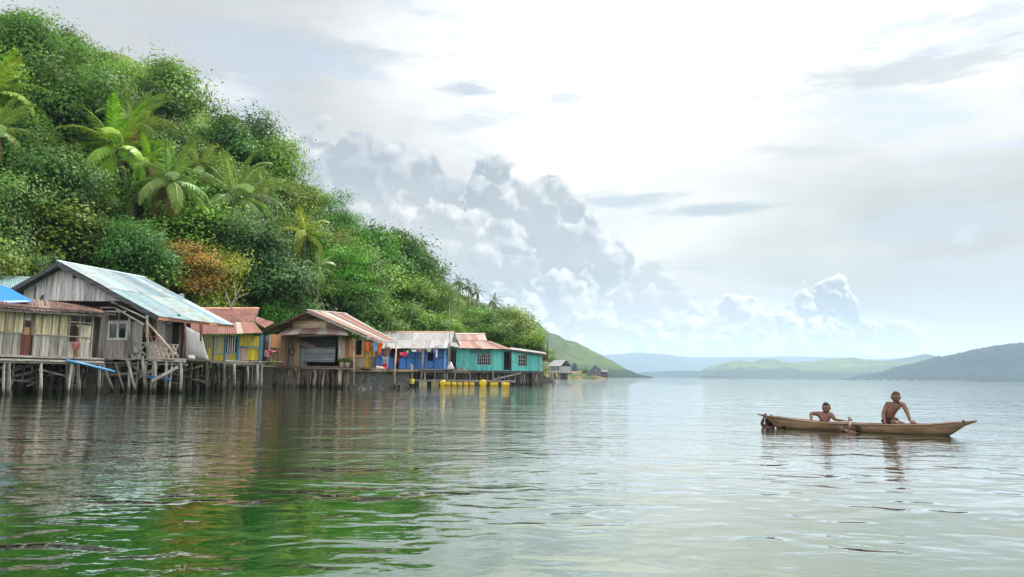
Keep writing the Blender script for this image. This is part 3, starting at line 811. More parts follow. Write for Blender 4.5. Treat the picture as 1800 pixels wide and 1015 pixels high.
# ================================================================== far hills
def fbm(x, y, s, o=4):
    return sum(mnoise.noise(Vector((x * s * 2 ** k, y * s * 2 ** k, 3.7 * k))) / 2 ** k for k in range(o))
def ridge(name, label, prof, Y, depth, dx, rows, rough_, m, back=0.6, crowns=0.0, csz=9.0):
    px = [p[0] for p in prof]; P0 = [at(p[0], p[1], Y) for p in prof]
    xs = np.arange(P0[0].x, P0[-1].x, dx)
    zc = np.interp(xs, [p.x for p in P0], [p.z for p in P0])
    zc = np.convolve(np.pad(zc, 2, 'edge'), [.1, .2, .4, .2, .1], 'valid')
    v, f = [], []
    tt = list(np.linspace(0, 1, rows)) + [1.0 + back * k / 3 for k in (1, 2, 3)]
    for j, tq in enumerate(tt):
        for i, x in enumerate(xs):
            s_ = math.sin(min(tq, 1.0) * math.pi / 2) ** .85 if tq <= 1 else math.cos((tq - 1) / back * math.pi / 2)
            y = Y - depth * (1 - tq)
            z = zc[i] * s_
            if 0 < tq < 1:
                z += fbm(x, y, 1.0 / rough_, 4) * zc[i] * .28 * math.sin(tq * math.pi)
            if crowns and tq > .02:
                z += crowns * (.4 + fbm(x, y, 1 / csz, 2)) * min(1, zc[i] / 4)
            v.append((x, y, max(z, -.6) if tq > 0 else -.6))
    n = len(xs)
    for j in range(len(tt) - 1):
        for i in range(n - 1):
            f.append((j * n + i, j * n + i + 1, (j + 1) * n + i + 1, (j + 1) * n + i))
    me = bpy.data.meshes.new(name); me.from_pydata(v, [], f); me.shade_smooth()
    return tag(link(name, me, m), label, kind='structure')
def hill_mat(name, wood_amt, sc, low=None, dull=1.0):
    m, t, b = mat(name, 0.95, 0, 0.05); co = objco(t)
    a = t.noise(t.mapping(co, (sc, sc, sc * 1.5)), 1.0, 5.0, 0.6, 0.4, '3D')
    b_ = t.noise(t.mapping(co, (.05, .05, .05)), 1.0, 4.0, 0.7, 0, '3D')
    grass = t.mix(t.ss(a, .35, .65), (.065, .115, .035, 1), (.13, .18, .06, 1))
    c_ = t.noise(t.mapping(co, (.018, .018, .03)), 1.0, 5.0, .65, .3, '3D')
    grass = vscale(t, grass, t.ss(c_, .3, .7, .62, 1.3))
    wood = t.mix(b_, (.004, .014, .019, 1), (.016, .036, .034, 1))
    if low:
        sp = t.n('ShaderNodeSeparateXYZ'); t.put(sp.inputs[0], co)
        a2 = t.add(t.mul(t.sub(a, .5), 2.0), t.mul(sp.outputs[2], -1 / low))
        f_ = t.ss(a2, -1.1, -.75)
    else:
        f_ = t.ss(a, wood_amt, wood_amt + .06)
    if dull != 1.0: grass, wood = t.mix(dull, (.055, .075, .04, 1), grass), t.mix(.5, wood, (.04, .07, .035, 1))
    t.put(b.inputs['Base Color'], t.mix(f_, grass, wood))
    return m
M['hill_grass'] = hill_mat('far_grassland', .56, .005)
M['hill_mixed'] = hill_mat('far_grass_and_woods', .5, .0042, 42.0, .55)
M['hill_slope'] = hill_mat('near_far_slope', .5, .006, 17.0, .45)
M['hill_wood'] = hill_mat('far_forest', .05, .006)
ridge('mountain_range', 'hazy blue mountains along the horizon', [(700, 660), (900, 640), (1000, 632), (1060, 624), (1100, 622), (1140, 625), (1190, 630), (1240, 628), (1310, 630), (1370, 627), (1420, 630), (1470, 634), (1530, 632), (1590, 630), (1625, 628), (1680, 634), (1760, 640), (1900, 640), (2200, 650)], 9500, 2300, 70, 14, 1500, 'hill_wood')
ridge('hill', 'low dark hill just left of the wooded hill at the right edge', [(1440, 660), (1500, 638), (1560, 635), (1600, 629), (1640, 631), (1700, 640), (1800, 650)], 5600, 700, 30, 12, 440, 'hill_wood')
ridge('hill', 'rolling green hills with dark woods in their folds across the lake', [(1228, 663), (1245, 648), (1262, 641), (1290, 637), (1312, 641), (1335, 634), (1350, 631), (1368, 637), (1390, 640), (1430, 636), (1480, 631), (1500, 634), (1520, 640), (1560, 641), (1610, 634), (1650, 640), (1720, 650), (1800, 662)], 4200, 760, 11, 36, 300, 'hill_mixed', crowns=4.5, csz=34.0)
ridge('lakeshore', 'flat green shore at the foot of the blue mountains', [(1100, 661), (1130, 654), (1180, 652.5), (1240, 653), (1290, 657), (1330, 662)], 4600, 500, 25, 8, 180, 'hill_wood')
ridge('hill', 'green slope falling to the lake beyond the turquoise house', [(560, 430), (700, 480), (800, 515), (880, 545), (920, 568), (958, 589), (985, 601), (1010, 611), (1035, 618), (1048, 624), (1065, 634), (1082, 646), (1098, 657), (1106, 664)], 1500, 270, 5, 34, 120, 'hill_slope', crowns=1.5, csz=13.0)
ridge('hill', 'dark wooded hill at the right edge across the lake', [(1540, 668), (1560, 657), (1590, 647), (1620, 638), (1650, 630), (1690, 623), (1715, 616), (1740, 611), (1765, 608), (1800, 610), (1860, 602), (1950, 596), (2100, 590), (2300, 600)], 2700, 540, 7, 40, 280, 'hill_wood', crowns=6.5, csz=17.0)
# the air between: far things fade to blue in it
hz = MB()
x0, x1, y0, y1, z0, z1 = -WS - 40, WS + 40, -340, WS + 40, -2.0, 460
hz.hexa([(x0, y0, z0), (x1, y0, z0), (x1, y1, z0), (x0, y1, z0), (x0, y0, z1), (x1, y0, z1), (x1, y1, z1), (x0, y1, z1)])
hm = bpy.data.materials.new('air'); hm.use_nodes = True
t = NT(hm.node_tree)
pv = t.n('ShaderNodeVolumePrincipled'); oo = t.n('ShaderNodeOutputMaterial')
pv.inputs['Color'].default_value = (0.58, 0.77, 0.99, 1); pv.inputs['Density'].default_value = 0.0001; pv.inputs['Anisotropy'].default_value = 0.2
t.put(oo.inputs['Volume'], pv.outputs[0])
hm.cycles.homogeneous_volume = True
HAZE = link('haze', hz.mesh('haze'), hm)
tag(HAZE, 'thin bluish haze over the lake and the hills', kind='stuff')

# ================================================================== stilt houses
class Frame:
    """plan of a house front: u along the front, w away from the lake, z up"""
    def __init__(s, pL, YL, pR, YR):
        s.o = plan(pL, YL); s.e = (plan(pR, YR) - s.o).normalized(); s.n = Vector((-s.e.y, s.e.x, 0))
        if s.n.y < 0: s.n = -s.n
        s.L = (plan(pR, YR) - s.o).length
    def P(s, u, w, z): return s.o + s.e * u + s.n * w + Vector((0, 0, z))
    def uz(s, px, py, w=0.0):
        d = ray(px, py); k = (s.o + s.n * w - EYE).dot(s.n) / d.dot(s.n); p = EYE + d * k
        return (p - s.o).dot(s.e), p.z
    def Pp(s, px, py, w=0.0):
        u, z = s.uz(px, py, w); return s.P(u, w, z)
    def U(s, px, w=0.0): return s.uz(px, 620, w)[0]
    def Z(s, px, py, w=0.0): return s.uz(px, py, w)[1]
    def line(s, a, b, w=0.0):
        (u0, z0), (u1, z1) = s.uz(*a, w), s.uz(*b, w)
        return lambda u: z0 + (z1 - z0) * (u - u0) / (u1 - u0)
    def box(s, mb, u0, u1, w0, w1, z0, z1):
        return mb.hexa([s.P(u0, w0, z0), s.P(u1, w0, z0), s.P(u1, w1, z0), s.P(u0, w1, z0), s.P(u0, w0, z1), s.P(u1, w0, z1), s.P(u1, w1, z1), s.P(u0, w1, z1)])
def fn(v): return v if callable(v) else (lambda u: v)
def jit(c, a=.12):
    k = rng.uniform(1 - a, 1 + a); return tuple(max(0, q * k * rng.uniform(.96, 1.04)) for q in c)

def planks(par, fr, u0, u1, zb, zt, w, width, cols, name='plank', m='plank', thick=.028, skip=(), rag=0.0, gap=.014):
    zb, zt = fn(zb), fn(zt); u = u0
    n = max(1, round((u1 - u0) / width)); ws = [rng.uniform(.8, 1.2) for _ in range(n)]; tot = sum(ws)
    for k in range(n):
        a = u; u += (u1 - u0) * ws[k] / tot; b = u - gap
        c = (a + b) / 2
        segs = [(zb(c) + rng.uniform(-rag, rag), None)]
        lo = zb(c) - rng.uniform(0, rag); top = zt(c) + rng.uniform(-rag, rag)
        cuts = sorted([(sa, sb) for (ua, ub, sa, sb) in skip if ua < c < ub])
        iv, cur = [], lo
        for sa, sb in cuts:
            if sa > cur + .05: iv.append((cur, min(sa, top)))
            cur = max(cur, sb)
        if top > cur + .05: iv.append((cur, top))
        pr = rng.uniform(0, .012)
        colr = jit(rng.choice(cols))
        for z0, z1 in iv:
            f = lambda z, q: z1 + zt(q) - zt(c) if z1 >= top - 1e-6 else z1
            mb = MB().hexa([fr.P(a, w - pr - thick, z0), fr.P(b, w - pr - thick, z0), fr.P(b, w - pr, z0), fr.P(a, w - pr, z0),
                            fr.P(a, w - pr - thick, f(z1, a)), fr.P(b, w - pr - thick, f(z1, b)), fr.P(b, w - pr, f(z1, b)), fr.P(a, w - pr, f(z1, a))])
            part(name, mb, m, par, colr)
def hplanks(par, fr, u0, u1, z0, z1, w, width, cols, name='plank', m='beam', thick=.03, gap=.012, tilt=0.0):
    n = max(1, round((z1 - z0) / width)); h = (z1 - z0) / n
    for k in range(n):
        j = rng.uniform(-.02, .02); wo = w - tilt * (n - k - .5) * h
        mb = MB(); fr.box(mb, u0 + j, u1 + j, wo - thick, wo, z0 + k * h, z0 + (k + 1) * h - gap)
        part(name, mb, m, par, jit(rng.choice(cols)))
def boxp(name, par, fr, u0, u1, w0, w1, z0, z1, m, colr):
    return part(name, fr.box(MB(), u0, u1, w0, w1, z0, z1), m, par, colr)
def barp(name, par, a, b, w, h, m, colr):
    return part(name, MB().bar(a, b, w, h), m, par, colr)

def roof(par, A, B, C, D, n, cols, rows=1, amp=.02, pitch=.16, thick_cap=.05, name='roof', cap=True, sag=0.0, rag=.06, capcol=(.3, .22, .18), m='tin'):
    """A-B the eave, D-C the ridge; corrugations run from eave to ridge. Each iron sheet is a piece."""
    A, B, C, D = map(Vector, (A, B, C, D))
    N = (B - A).cross(D - A).normalized()
    if N.z < 0: N = -N
    def S(s, t): return (A * (1 - s) + B * s) * (1 - t) + (D * (1 - s) + C * s) * t - Vector((0, 0, sag * math.sin(math.pi * s) * (1 - t)))
    mb = MB()
    if cap: mb.bar(D + N * .05, C + N * .05, .22, thick_cap, N)
    for q in (.12, .5, .88):      # purlins under the iron
        mb.bar(S(0.01, q) - N * .06, S(.99, q) - N * .06, .06, .08, N)
    rf = part(name, mb, 'beam', par, capcol)
    for r_ in range(rows):
        t0, t1 = r_ / rows, (r_ + 1) / rows + (.03 if r_ < rows - 1 else 0)
        for k in range(n):
            s0, s1 = k / n, (k + 1) / n + .25 / n * (k < n - 1)
            wid = (S(s1, .5) - S(s0, .5)).length
            nc = max(2, round(wid / pitch)); nx = nc * 4 + 1
            lift = .012 * (k % 2) + .02 * (rows - 1 - r_) * 0 + .018 * r_ + rng.uniform(0, .012); e0 = rng.uniform(-rag, rag) / max(.5, (D - A).length)
            v, f = [], []
            for j, t in enumerate((t0 + (e0 if r_ == 0 else 0), (t0 + t1) / 2, t1)):
                for i in range(nx):
                    x = i / (nx - 1)
                    v.append(S(s0 + (s1 - s0) * x, t) + N * (amp * math.sin(2 * math.pi * nc * x) + lift + .02 + (.03 * rng.random() * (j == 0) if rag > .08 else 0)))
            for j in range(2):
                for i in range(nx - 1):
                    f.append((j * nx + i, j * nx + i + 1, (j + 1) * nx + i + 1, (j + 1) * nx + i))
            q = MB(); q.v, q.f = v, f
            part('roof_sheet', q, m, rf, jit(rng.choice(cols), .10), True)
    return rf

def stilts(par, fr, u0, u1, w0, w1, n, ztop, r=(.035, .08), cols=((.24, .22, .20), (.34, .32, .29), (.13, .115, .10)), ground_z=-.7, front=.45):
    for k in range(n):
        u = u0 + (u1 - u0) * (k + rng.uniform(.1, .9)) / n
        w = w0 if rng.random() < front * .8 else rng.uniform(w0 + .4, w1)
        rr = rng.uniform(*r); dx, dw = rng.uniform(-.16, .16), rng.uniform(-.12, .12)
        pts = [fr.P(u + dx, w + dw, ground_z), fr.P(u + dx * .5 + rng.uniform(-.04, .04), w + dw * .5, ztop * .3), fr.P(u + rng.uniform(-.04, .04), w, ztop * .7), fr.P(u, w, ztop)]
        part('stilt', MB().tube(pts, [rr * 1.1, rr, rr * rng.uniform(.8, 1), rr * .85], 6), 'pole', par, jit(rng.choice(cols) if w < w0 + .3 else (.05, .045, .04), .3), True)  # stilts farther back near-black: under-deck shade put into their colour
def braces(par, fr, u0, u1, w0, w1, n, ztop, colr=(.09, .08, .07)):
    for k in range(n):
        u = rng.uniform(u0, u1 - .6); w = rng.uniform(w0, w1); L = rng.uniform(.9, 2.2)
        z = rng.uniform(.35, ztop - .25)
        part('brace', MB().bar(fr.P(u, w, z), fr.P(min(u + L, u1), w, min(ztop, max(.15, z + rng.uniform(-.7, .7)))), .05, .09), 'beam', par, jit(colr, .25))
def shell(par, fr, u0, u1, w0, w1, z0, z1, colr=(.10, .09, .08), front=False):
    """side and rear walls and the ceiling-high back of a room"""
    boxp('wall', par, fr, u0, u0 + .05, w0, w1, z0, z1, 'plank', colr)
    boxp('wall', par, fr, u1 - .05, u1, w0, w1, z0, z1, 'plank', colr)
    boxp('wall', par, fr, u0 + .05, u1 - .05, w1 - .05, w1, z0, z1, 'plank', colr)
    boxp('floor', par, fr, u0, u1, w0 - .02, w1, z0 - .10, z0 - .004, 'beam', (.16, .14, .12))
GREYS = ((.40, .38, .355), (.34, .32, .30), (.46, .43, .39), (.29, .27, .25))
CREAM = ((.72, .59, .36), (.66, .55, .35), (.78, .65, .42), (.56, .48, .34))
BROWN = ((.22, .12, .065), (.30, .17, .09), (.16, .09, .055), (.36, .24, .14))

# ---------------------------------------------------------------- weathered cream house, far left
F = Frame(-70, 32.1, 192, 39.4)
hA = thing('stilt_house', 'weathered house of cream and grey upright planks on stilts at the left edge', 'house', F.P(F.L / 2, 1.5, 0), 'stilt houses along the shore')
zt, zm, zb = F.line((0, 545), (115, 554)), F.line((0, 584), (115, 591)), F.line((0, 626), (115, 629))
deckA = F.Z(20, 627)
d0, d1 = F.U(36), F.U(53); wa, wb = F.U(117), F.U(136)
e0, e1 = F.U(157), F.U(174)
zw0, zw1 = F.Z(126, 601), F.Z(126, 568)
u_end = F.U(157)
planks(hA, F, F.U(-70), d0, zm, zt, 0, .17, CREAM)
planks(hA, F, d1, wa, zm, zt, 0, .17, CREAM)
planks(hA, F, F.U(-70), F.U(34), zb, zm, -.004, .17, GREYS)
planks(hA, F, F.U(55), F.U(118), zb, zm, -.004, .17, GREYS)
planks(hA, F, wb + .05, u_end, zw0, F.line((136, 570), (157, 573)), 0, .2, ((.50, .46, .36),))
planks(hA, F, F.U(130), u_end, zb, zw0, -.004, .17, GREYS)
planks(hA, F, wa, F.U(130), zb, zw0, .02, .2, ((.42, .40, .36),))
for px in (-52, -33, -14, 4, 19, 55, 69, 86, 100, 115):      # battens over the joints
    u = F.U(px); part('batten', F.box(MB(), u - .025, u + .025, -.075, -.035, zb(u), zt(u)), 'plank', hA, jit((.26, .23, .19)))
for a, b, lz, hh in ((-70, 36, zm, .07), (53, 157, zm, .07), (-70, 157, zt, .09), (-70, 178, zb, .09)):
    part('rail', MB().bar(F.P(F.U(a), -.06, lz(F.U(a))), F.P(F.U(b), -.06, lz(F.U(b))), hh * .8, .05, (0, 1, 0)), 'beam', hA, (.34, .31, .27))
# the doorway: dark above, an orange board and a red brown lower leaf
dr = part('door', F.box(MB(), F.U(33), F.U(52), -.03, .02, zb(d0), F.Z(42, 589)), 'plank', hA, (.16, .065, .05))
dr['label'] = 'red brown lower door leaf'
part('board', F.box(MB(), F.U(37), F.U(48), -.03, .01, F.Z(42, 589) + .01, F.Z(42, 575)), 'paint', dr, (.48, .26, .14))
part('door_frame', F.box(F.box(MB(), F.U(35.5), F.U(37), -.08, .02, F.Z(42, 589) + .01, zt(d0)), F.U(50), F.U(53), -.08, .02, F.Z(42, 589) + .01, zt(d1)), 'plank', hA, (.20, .13, .10))
part('lintel', F.box(MB(), F.U(37), F.U(50), -.05, .0, F.Z(44, 559), zt(d0) - .05), 'beam', hA, (.38, .32, .28))
# second window with an arched top, its frame and the post at the corner
for a, b in ((116.6, 118.3), (135.2, 137)):
    part('post', F.box(MB(), F.U(a), F.U(b), -.07, .02, zw0, F.Z(126, 557)), 'plank', hA, (.33, .29, .22))
part('lintel', F.box(MB(), F.U(118.3), F.U(157), -.07, .0, F.Z(126, 567), F.Z(126, 565)), 'beam', hA, (.40, .36, .27))
for px in (157, 172, 141):
    part('post', F.box(MB(), F.U(px), F.U(px + 2.2), -.08, .03, zb(F.U(px)) if px != 141 else F.Z(141, 566), F.Z(px, 556)), 'plank', hA, jit((.28, .25, .21)))
part('door', F.box(MB(), F.U(160.5), F.U(165.5), .3, .36, F.Z(162, 628), F.Z(162, 566)), 'plank', hA, (.17, .16, .15))
part('valance', MB().prism([F.P(F.U(118.5), -.02, F.Z(118, 571)), F.P(F.U(118.5), -.02, F.Z(118, 576)), F.P(F.U(121), -.02, F.Z(121, 571.5)), F.P(F.U(131), -.02, F.Z(131, 571.5)), F.P(F.U(134.5), -.02, F.Z(134, 576)), F.P(F.U(134.5), -.02, F.Z(134, 571))], F.n * .02), 'cloth', hA, (.6, .57, .5))
shell(hA, F, F.U(-70), F.U(176), .04, 4.6, deckA, zt(0) - .02)
roof(hA, F.Pp(-72, 536, -.45), F.Pp(184, 554, -.45), F.Pp(178, 541, 3.4), F.Pp(-72, 512, 3.4), 14, ((.15, .075, .06), (.11, .06, .05), (.18, .115, .09), (.22, .17, .14)), 1, cap=False, rag=.16, sag=.05)
part('rafter', MB().bar(F.Pp(-72, 541, -.5), F.Pp(184, 556, -.5), .06, .09), 'beam', hA, (.11, .095, .085))
for px in range(-60, 185, 14):
    u = F.U(px); part('rafter', MB().bar(F.P(u, -.75, zt(u) + .16), F.P(u, .5, zt(u) + .22), .05, .07), 'beam', hA, jit((.12, .10, .09)))
# loose boards lying on the roof corner
for a, b, wv in (((118, 545), (178, 552), -.3), ((130, 541), (170, 549), .2), ((112, 540), (150, 543), .8), ((140, 547), (182, 551.5), -.5), ((95, 535), (128, 538.5), .6)):
    p, q = F.Pp(*a, wv), F.Pp(*b, wv); part('roof_board', MB().bar(p + Vector((0, 0, .05)), q + Vector((0, 0, .05)), .14, .03), 'beam', hA, jit((.24, .18, .15), .2))
for z, wv, c in ((0, -.42, (.34, .32, .29)), (.10, -.35, (.22, .20, .18)), (-.16, -.30, (.25, .235, .215))):
    part('floor_beam', MB().bar(F.Pp(-70, 630, wv) - Vector((0, 0, z)), F.Pp(182, 637, wv) - Vector((0, 0, z)), .10, .09), 'beam', hA, c)
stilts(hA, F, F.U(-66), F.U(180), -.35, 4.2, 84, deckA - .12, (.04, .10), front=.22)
braces(hA, F, F.U(-60), F.U(178), -.1, 2.5, 26, deckA - .2, (.17, .155, .14))
# rubbish and rocks of the bank show between the stilts
def tarp(name, label, cat, pts, colr, th=.02, m='cloth', seg=6, bulge=.12, nrm=None, group=None):
    """cloth over a four sided outline, subdivided and slackened"""
    a, b, c, d = map(Vector, pts)
    nn = nrm or (b - a).cross(d - a).normalized()
    mb = MB(); n = seg + 1
    for side in (0, 1):
        for j in range(n):
            for i in range(n):
                s_, t_ = i / seg, j / seg
                p = (a * (1 - s_) + b * s_) * (1 - t_) + (d * (1 - s_) + c * s_) * t_
                k = math.sin(math.pi * s_) * math.sin(math.pi * t_)
                p = p + nn * (bulge * (k + .35 * mnoise.noise(p * 2.1)) + side * th)
                mb.v.append(p)
    for j in range(seg):
        for i in range(seg):
            q = j * n + i; mb.f.append((q, q + 1, q + n + 1, q + n)); k = n * n
            mb.f.append((k + q + n, k + q + n + 1, k + q + 1, k + q))
    edge = [i for i in range(n)] + [j * n + seg for j in range(1, n)] + [seg * n + i for i in range(seg - 1, -1, -1)] + [j * n for j in range(seg - 1, 0, -1)]
    for x, y in zip(edge, edge[1:] + edge[:1]): mb.f.append((y, x, x + n * n, y + n * n))
    return single(name, mb, m, colr, label, cat, group, True)
tarp('tarpaulin', 'bright blue tarpaulin spread over the roof at the left edge', 'tarpaulin', (F.Pp(-72, 538, 1.2), F.Pp(60, 531, 1.2), F.Pp(14, 506, 4.0), F.Pp(-72, 484, 4.0)), (.012, .17, .62), .02, 'plastic', 7, .05)

# ---------------------------------------------------------------- pale blue roof behind it
F2 = Frame(-90, 47.5, 70, 46.0)
hA2 = thing('stilt_house', 'house half hidden at the left edge, only its pale blue green roof showing', 'house', F2.P(F2.L / 2, 2, 0), 'stilt houses along the shore')
shell(hA2, F2, F2.U(-88), F2.U(66), 0, 5, 1.6, F2.Z(0, 516))
boxp('wall', hA2, F2, F2.U(-85), F2.U(64), -.03, 0, 1.65, F2.Z(0, 516), 'plank', (.3, .28, .26))
roof(hA2, F2.Pp(-95, 514, -.6), F2.Pp(64, 514, -.6), F2.Pp(70, 490, 3.0), F2.Pp(-95, 486, 3.0), 8, ((.20, .33, .35), (.24, .36, .38), (.18, .29, .32)), 1, capcol=(.4, .5, .5))
stilts(hA2, F2, F2.U(-80), F2.U(60), 0, 4, 12, 1.6)

# ---------------------------------------------------------------- grey gabled house with the pale blue roof
G = Frame(20, 43.2, 290, 41.2)
hB = thing('stilt_house', 'grey plank house with a wide gable, white window and pale blue iron roof', 'house', G.P(G.L / 2, 2, 0), 'stilt houses along the shore')
ap = G.uz(115, 463); le = G.uz(22, 516); re_ = G.uz(287, 556)
gz_top = lambda u: ap[1] + (le[1] - ap[1]) * (ap[0] - u) / (ap[0] - le[0]) - .22 if u < ap[0] else ap[1] + (re_[1] - ap[1]) * (u - ap[0]) / (re_[0] - ap[0]) - .22
zsill = G.Z(150, 530)
vents = [(G.U(119), G.U(123.5), G.Z(121, 490), G.Z(121, 485)), (G.U(134), G.U(139), G.Z(137, 491), G.Z(137, 486))]
planks(hB, G, G.U(34), G.U(276), lambda u: min(zsill, gz_top(u) - .05), gz_top, 0, .26, ((.46, .45, .46), (.50, .49, .50), (.42, .41, .42), (.53, .52, .52)), skip=vents)
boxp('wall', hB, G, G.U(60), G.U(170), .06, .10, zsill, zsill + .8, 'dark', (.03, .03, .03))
for va in vents: boxp('vent', hB, G, va[0], va[1], .02, .05, va[2], va[3], 'dark', (.01, .01, .01))
part('plank', G.box(MB(), G.U(52), G.U(56), -.05, -.03, zsill, G.Z(54, 503)), 'plank', hB, (.19, .12, .095))
# barge boards and roof
ov = -.55; dep = 6.6
apF, reF, leF = G.P(ap[0], ov, ap[1]), G.P(re_[0], ov, re_[1]), G.P(le[0], ov, le[1])
for a, b in ((apF, reF), (apF, leF)):
    part('barge_board', MB().bar(a - Vector((0, 0, .13)), b - Vector((0, 0, .13)), .05, .24, (0, 0, 1)), 'beam', hB, (.07, .07, .075))
roof(hB, reF + (reF - apF) * .03, G.P(re_[0], dep, re_[1]) + (reF - apF) * .03, G.P(ap[0], dep, ap[1]), apF, 8, ((.20, .295, .32), (.245, .34, .36), (.18, .27, .30), (.29, .36, .36)), 2, pitch=.19, amp=.022, capcol=(.40, .50, .52))
roof(hB, leF + (leF - apF) * .03, G.P(le[0], dep, le[1]) + (leF - apF) * .03, G.P(ap[0], dep, ap[1]), apF, 8, ((.30, .40, .42),), 1, cap=False, pitch=.19)
part('fascia', MB().bar(G.P(re_[0] + .12, ov, re_[1] - .14), G.P(re_[0] + .12, dep, re_[1] - .14), .04, .2), 'beam', hB, (.46, .22, .14))
for k in range(6):
    w_ = ov + .3 + k * 1.1; part('rafter', MB().bar(G.P(ap[0], w_, ap[1] - .14), G.P(re_[0], w_, re_[1] - .10), .06, .1), 'beam', hB, (.13, .12, .11))
deckB = G.Z(220, 631)
wallw = 1.0
uR = G.U(287, wallw)
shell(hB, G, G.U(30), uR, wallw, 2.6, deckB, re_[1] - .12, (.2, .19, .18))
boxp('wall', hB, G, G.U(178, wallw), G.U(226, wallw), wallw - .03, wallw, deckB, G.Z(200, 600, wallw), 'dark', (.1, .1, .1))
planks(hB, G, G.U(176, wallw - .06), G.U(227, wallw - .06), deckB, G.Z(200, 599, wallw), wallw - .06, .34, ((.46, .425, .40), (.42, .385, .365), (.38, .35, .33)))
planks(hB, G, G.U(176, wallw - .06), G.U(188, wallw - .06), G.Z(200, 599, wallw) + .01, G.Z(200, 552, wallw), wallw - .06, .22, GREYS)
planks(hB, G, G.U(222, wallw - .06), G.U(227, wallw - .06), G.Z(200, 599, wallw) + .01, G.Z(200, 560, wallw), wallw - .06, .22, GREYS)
part('wall', MB().prism([G.P(G.U(40), 2.5, deckB), G.P(G.U(287), 2.5, deckB), G.P(re_[0] - .1, 2.5, re_[1] - .2), G.P(ap[0], 2.5, ap[1] - .3), G.P(le[0], 2.5, le[1] - .2)], G.n * .06), 'dark', hB, (.09, .085, .08))  # back wall, the porch's shade put into its dark colour
boxp('floor', hB, G, G.U(30), G.U(320), 2.62, 7.2, deckB - .12, deckB - .02, 'beam', (.14, .12, .10))  # unseen rear floor added to shade the ground below
# the white two-leaf window
wf = part('window', (lambda mb: [G.box(mb, G.U(a, .9), G.U(b, .9), wallw - .14, wallw - .05, G.Z(200, y1, .9), G.Z(200, y0, .9)) for a, b, y0, y1 in ((187.5, 191, 564.5, 598.5), (203.2, 207, 564.5, 598.5), (219, 222.5, 564.5, 598.5), (191, 203.2, 564.5, 569.5), (207, 219, 564.5, 569.5), (191, 203.2, 594.2, 598.5), (207, 219, 594.2, 598.5))] and mb)(MB()), 'paint', hB, (.88, .90, .90))
for a, b in ((190.6, 204), (206.2, 219.4)):
    part('pane', G.box(MB(), G.U(a, .9), G.U(b, .9), wallw - .10, wallw - .085, G.Z(200, 594.5, .9), G.Z(200, 569.5, .9)), 'glass', wf)
part('transom', G.box(G.box(MB(), G.U(188, .9), G.U(222, .9), wallw - .12, wallw - .03, G.Z(200, 564.5, .9), G.Z(200, 562.5, .9)), G.U(203.5, .9), G.U(206.5, .9), wallw - .11, wallw - .04, G.Z(200, 562.5, .9), G.Z(200, 546, .9)), 'plank', hB, (.30, .28, .26))
# white wall, dark door, white wall, dark doorway
boxp('wall', hB, G, G.U(232, wallw), G.U(249, wallw), wallw - .04, wallw, deckB, G.Z(240, 566, wallw), 'paint', (.58, .60, .60)).__setitem__('label', 'white painted wall')
boxp('wall', hB, G, G.U(258, wallw), G.U(289, wallw), wallw - .04, wallw, deckB, G.Z(270, 600, wallw), 'paint', (.50, .50, .48))
part('wall', MB().prism([G.Pp(272, 600, wallw - .04), G.Pp(289, 600, wallw - .04), G.Pp(289, 552, wallw - .04), G.Pp(273, 552, wallw - .04), G.Pp(276, 580, wallw - .04)], G.n * .04), 'paint', hB, (.52, .53, .52))
boxp('door', hB, G, G.U(249.5, wallw), G.U(257.5, wallw), wallw + .3, wallw + .35, deckB, G.Z(250, 570, wallw), 'plank', (.05, .07, .10))
boxp('rail', hB, G, G.U(289, wallw), G.U(299, wallw), wallw - .03, wallw, G.Z(293, 569, wallw), G.Z(293, 567, wallw), 'beam', (.55, .5, .45))
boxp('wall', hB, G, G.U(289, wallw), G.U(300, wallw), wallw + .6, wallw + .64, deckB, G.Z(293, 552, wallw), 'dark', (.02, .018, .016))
# the ragged porch roof: slats coloured black for the eave shade, on thin poles
for k in range(9):
    a, b = G.Pp(80 + k * 2, 529 + k * .4, -.9 + k * .16), G.Pp(222 + k * 4, 531 + k * 2.8, -.9 + k * .16)
    part('porch_slat', MB().bar(a, b, .16, .025), 'beam', hB, jit((.045, .042, .04), .35))
for a, b in (((196, 531), (256, 559)), ((176, 541), (204, 541)), ((176, 548), (222, 548)), ((205, 543), (254, 571))):
    part('porch_beam', MB().bar(G.Pp(*a, -.55), G.Pp(*b, -.55), .07, .08), 'beam', hB, (.32, .30, .28))
for px, y0, y1, wv, rr in ((228, 558, 627, -.3, .07), (259, 555, 636, -.55, .075), (178, 545, 632, -.2, .06), (233, 566, 622, .2, .05), (325, 562, 640, .3, .05), (353, 566, 600, .6, .05)):
    part('post', MB().tube([G.Pp(px, y1, wv), G.Pp(px + rng.uniform(-.8, .8), (y0 + y1) / 2, wv), G.Pp(px, y0, wv)], rr, 6), 'pole', hB, jit((.30, .28, .25)) if px < 300 else (.13, .05, .035), True)
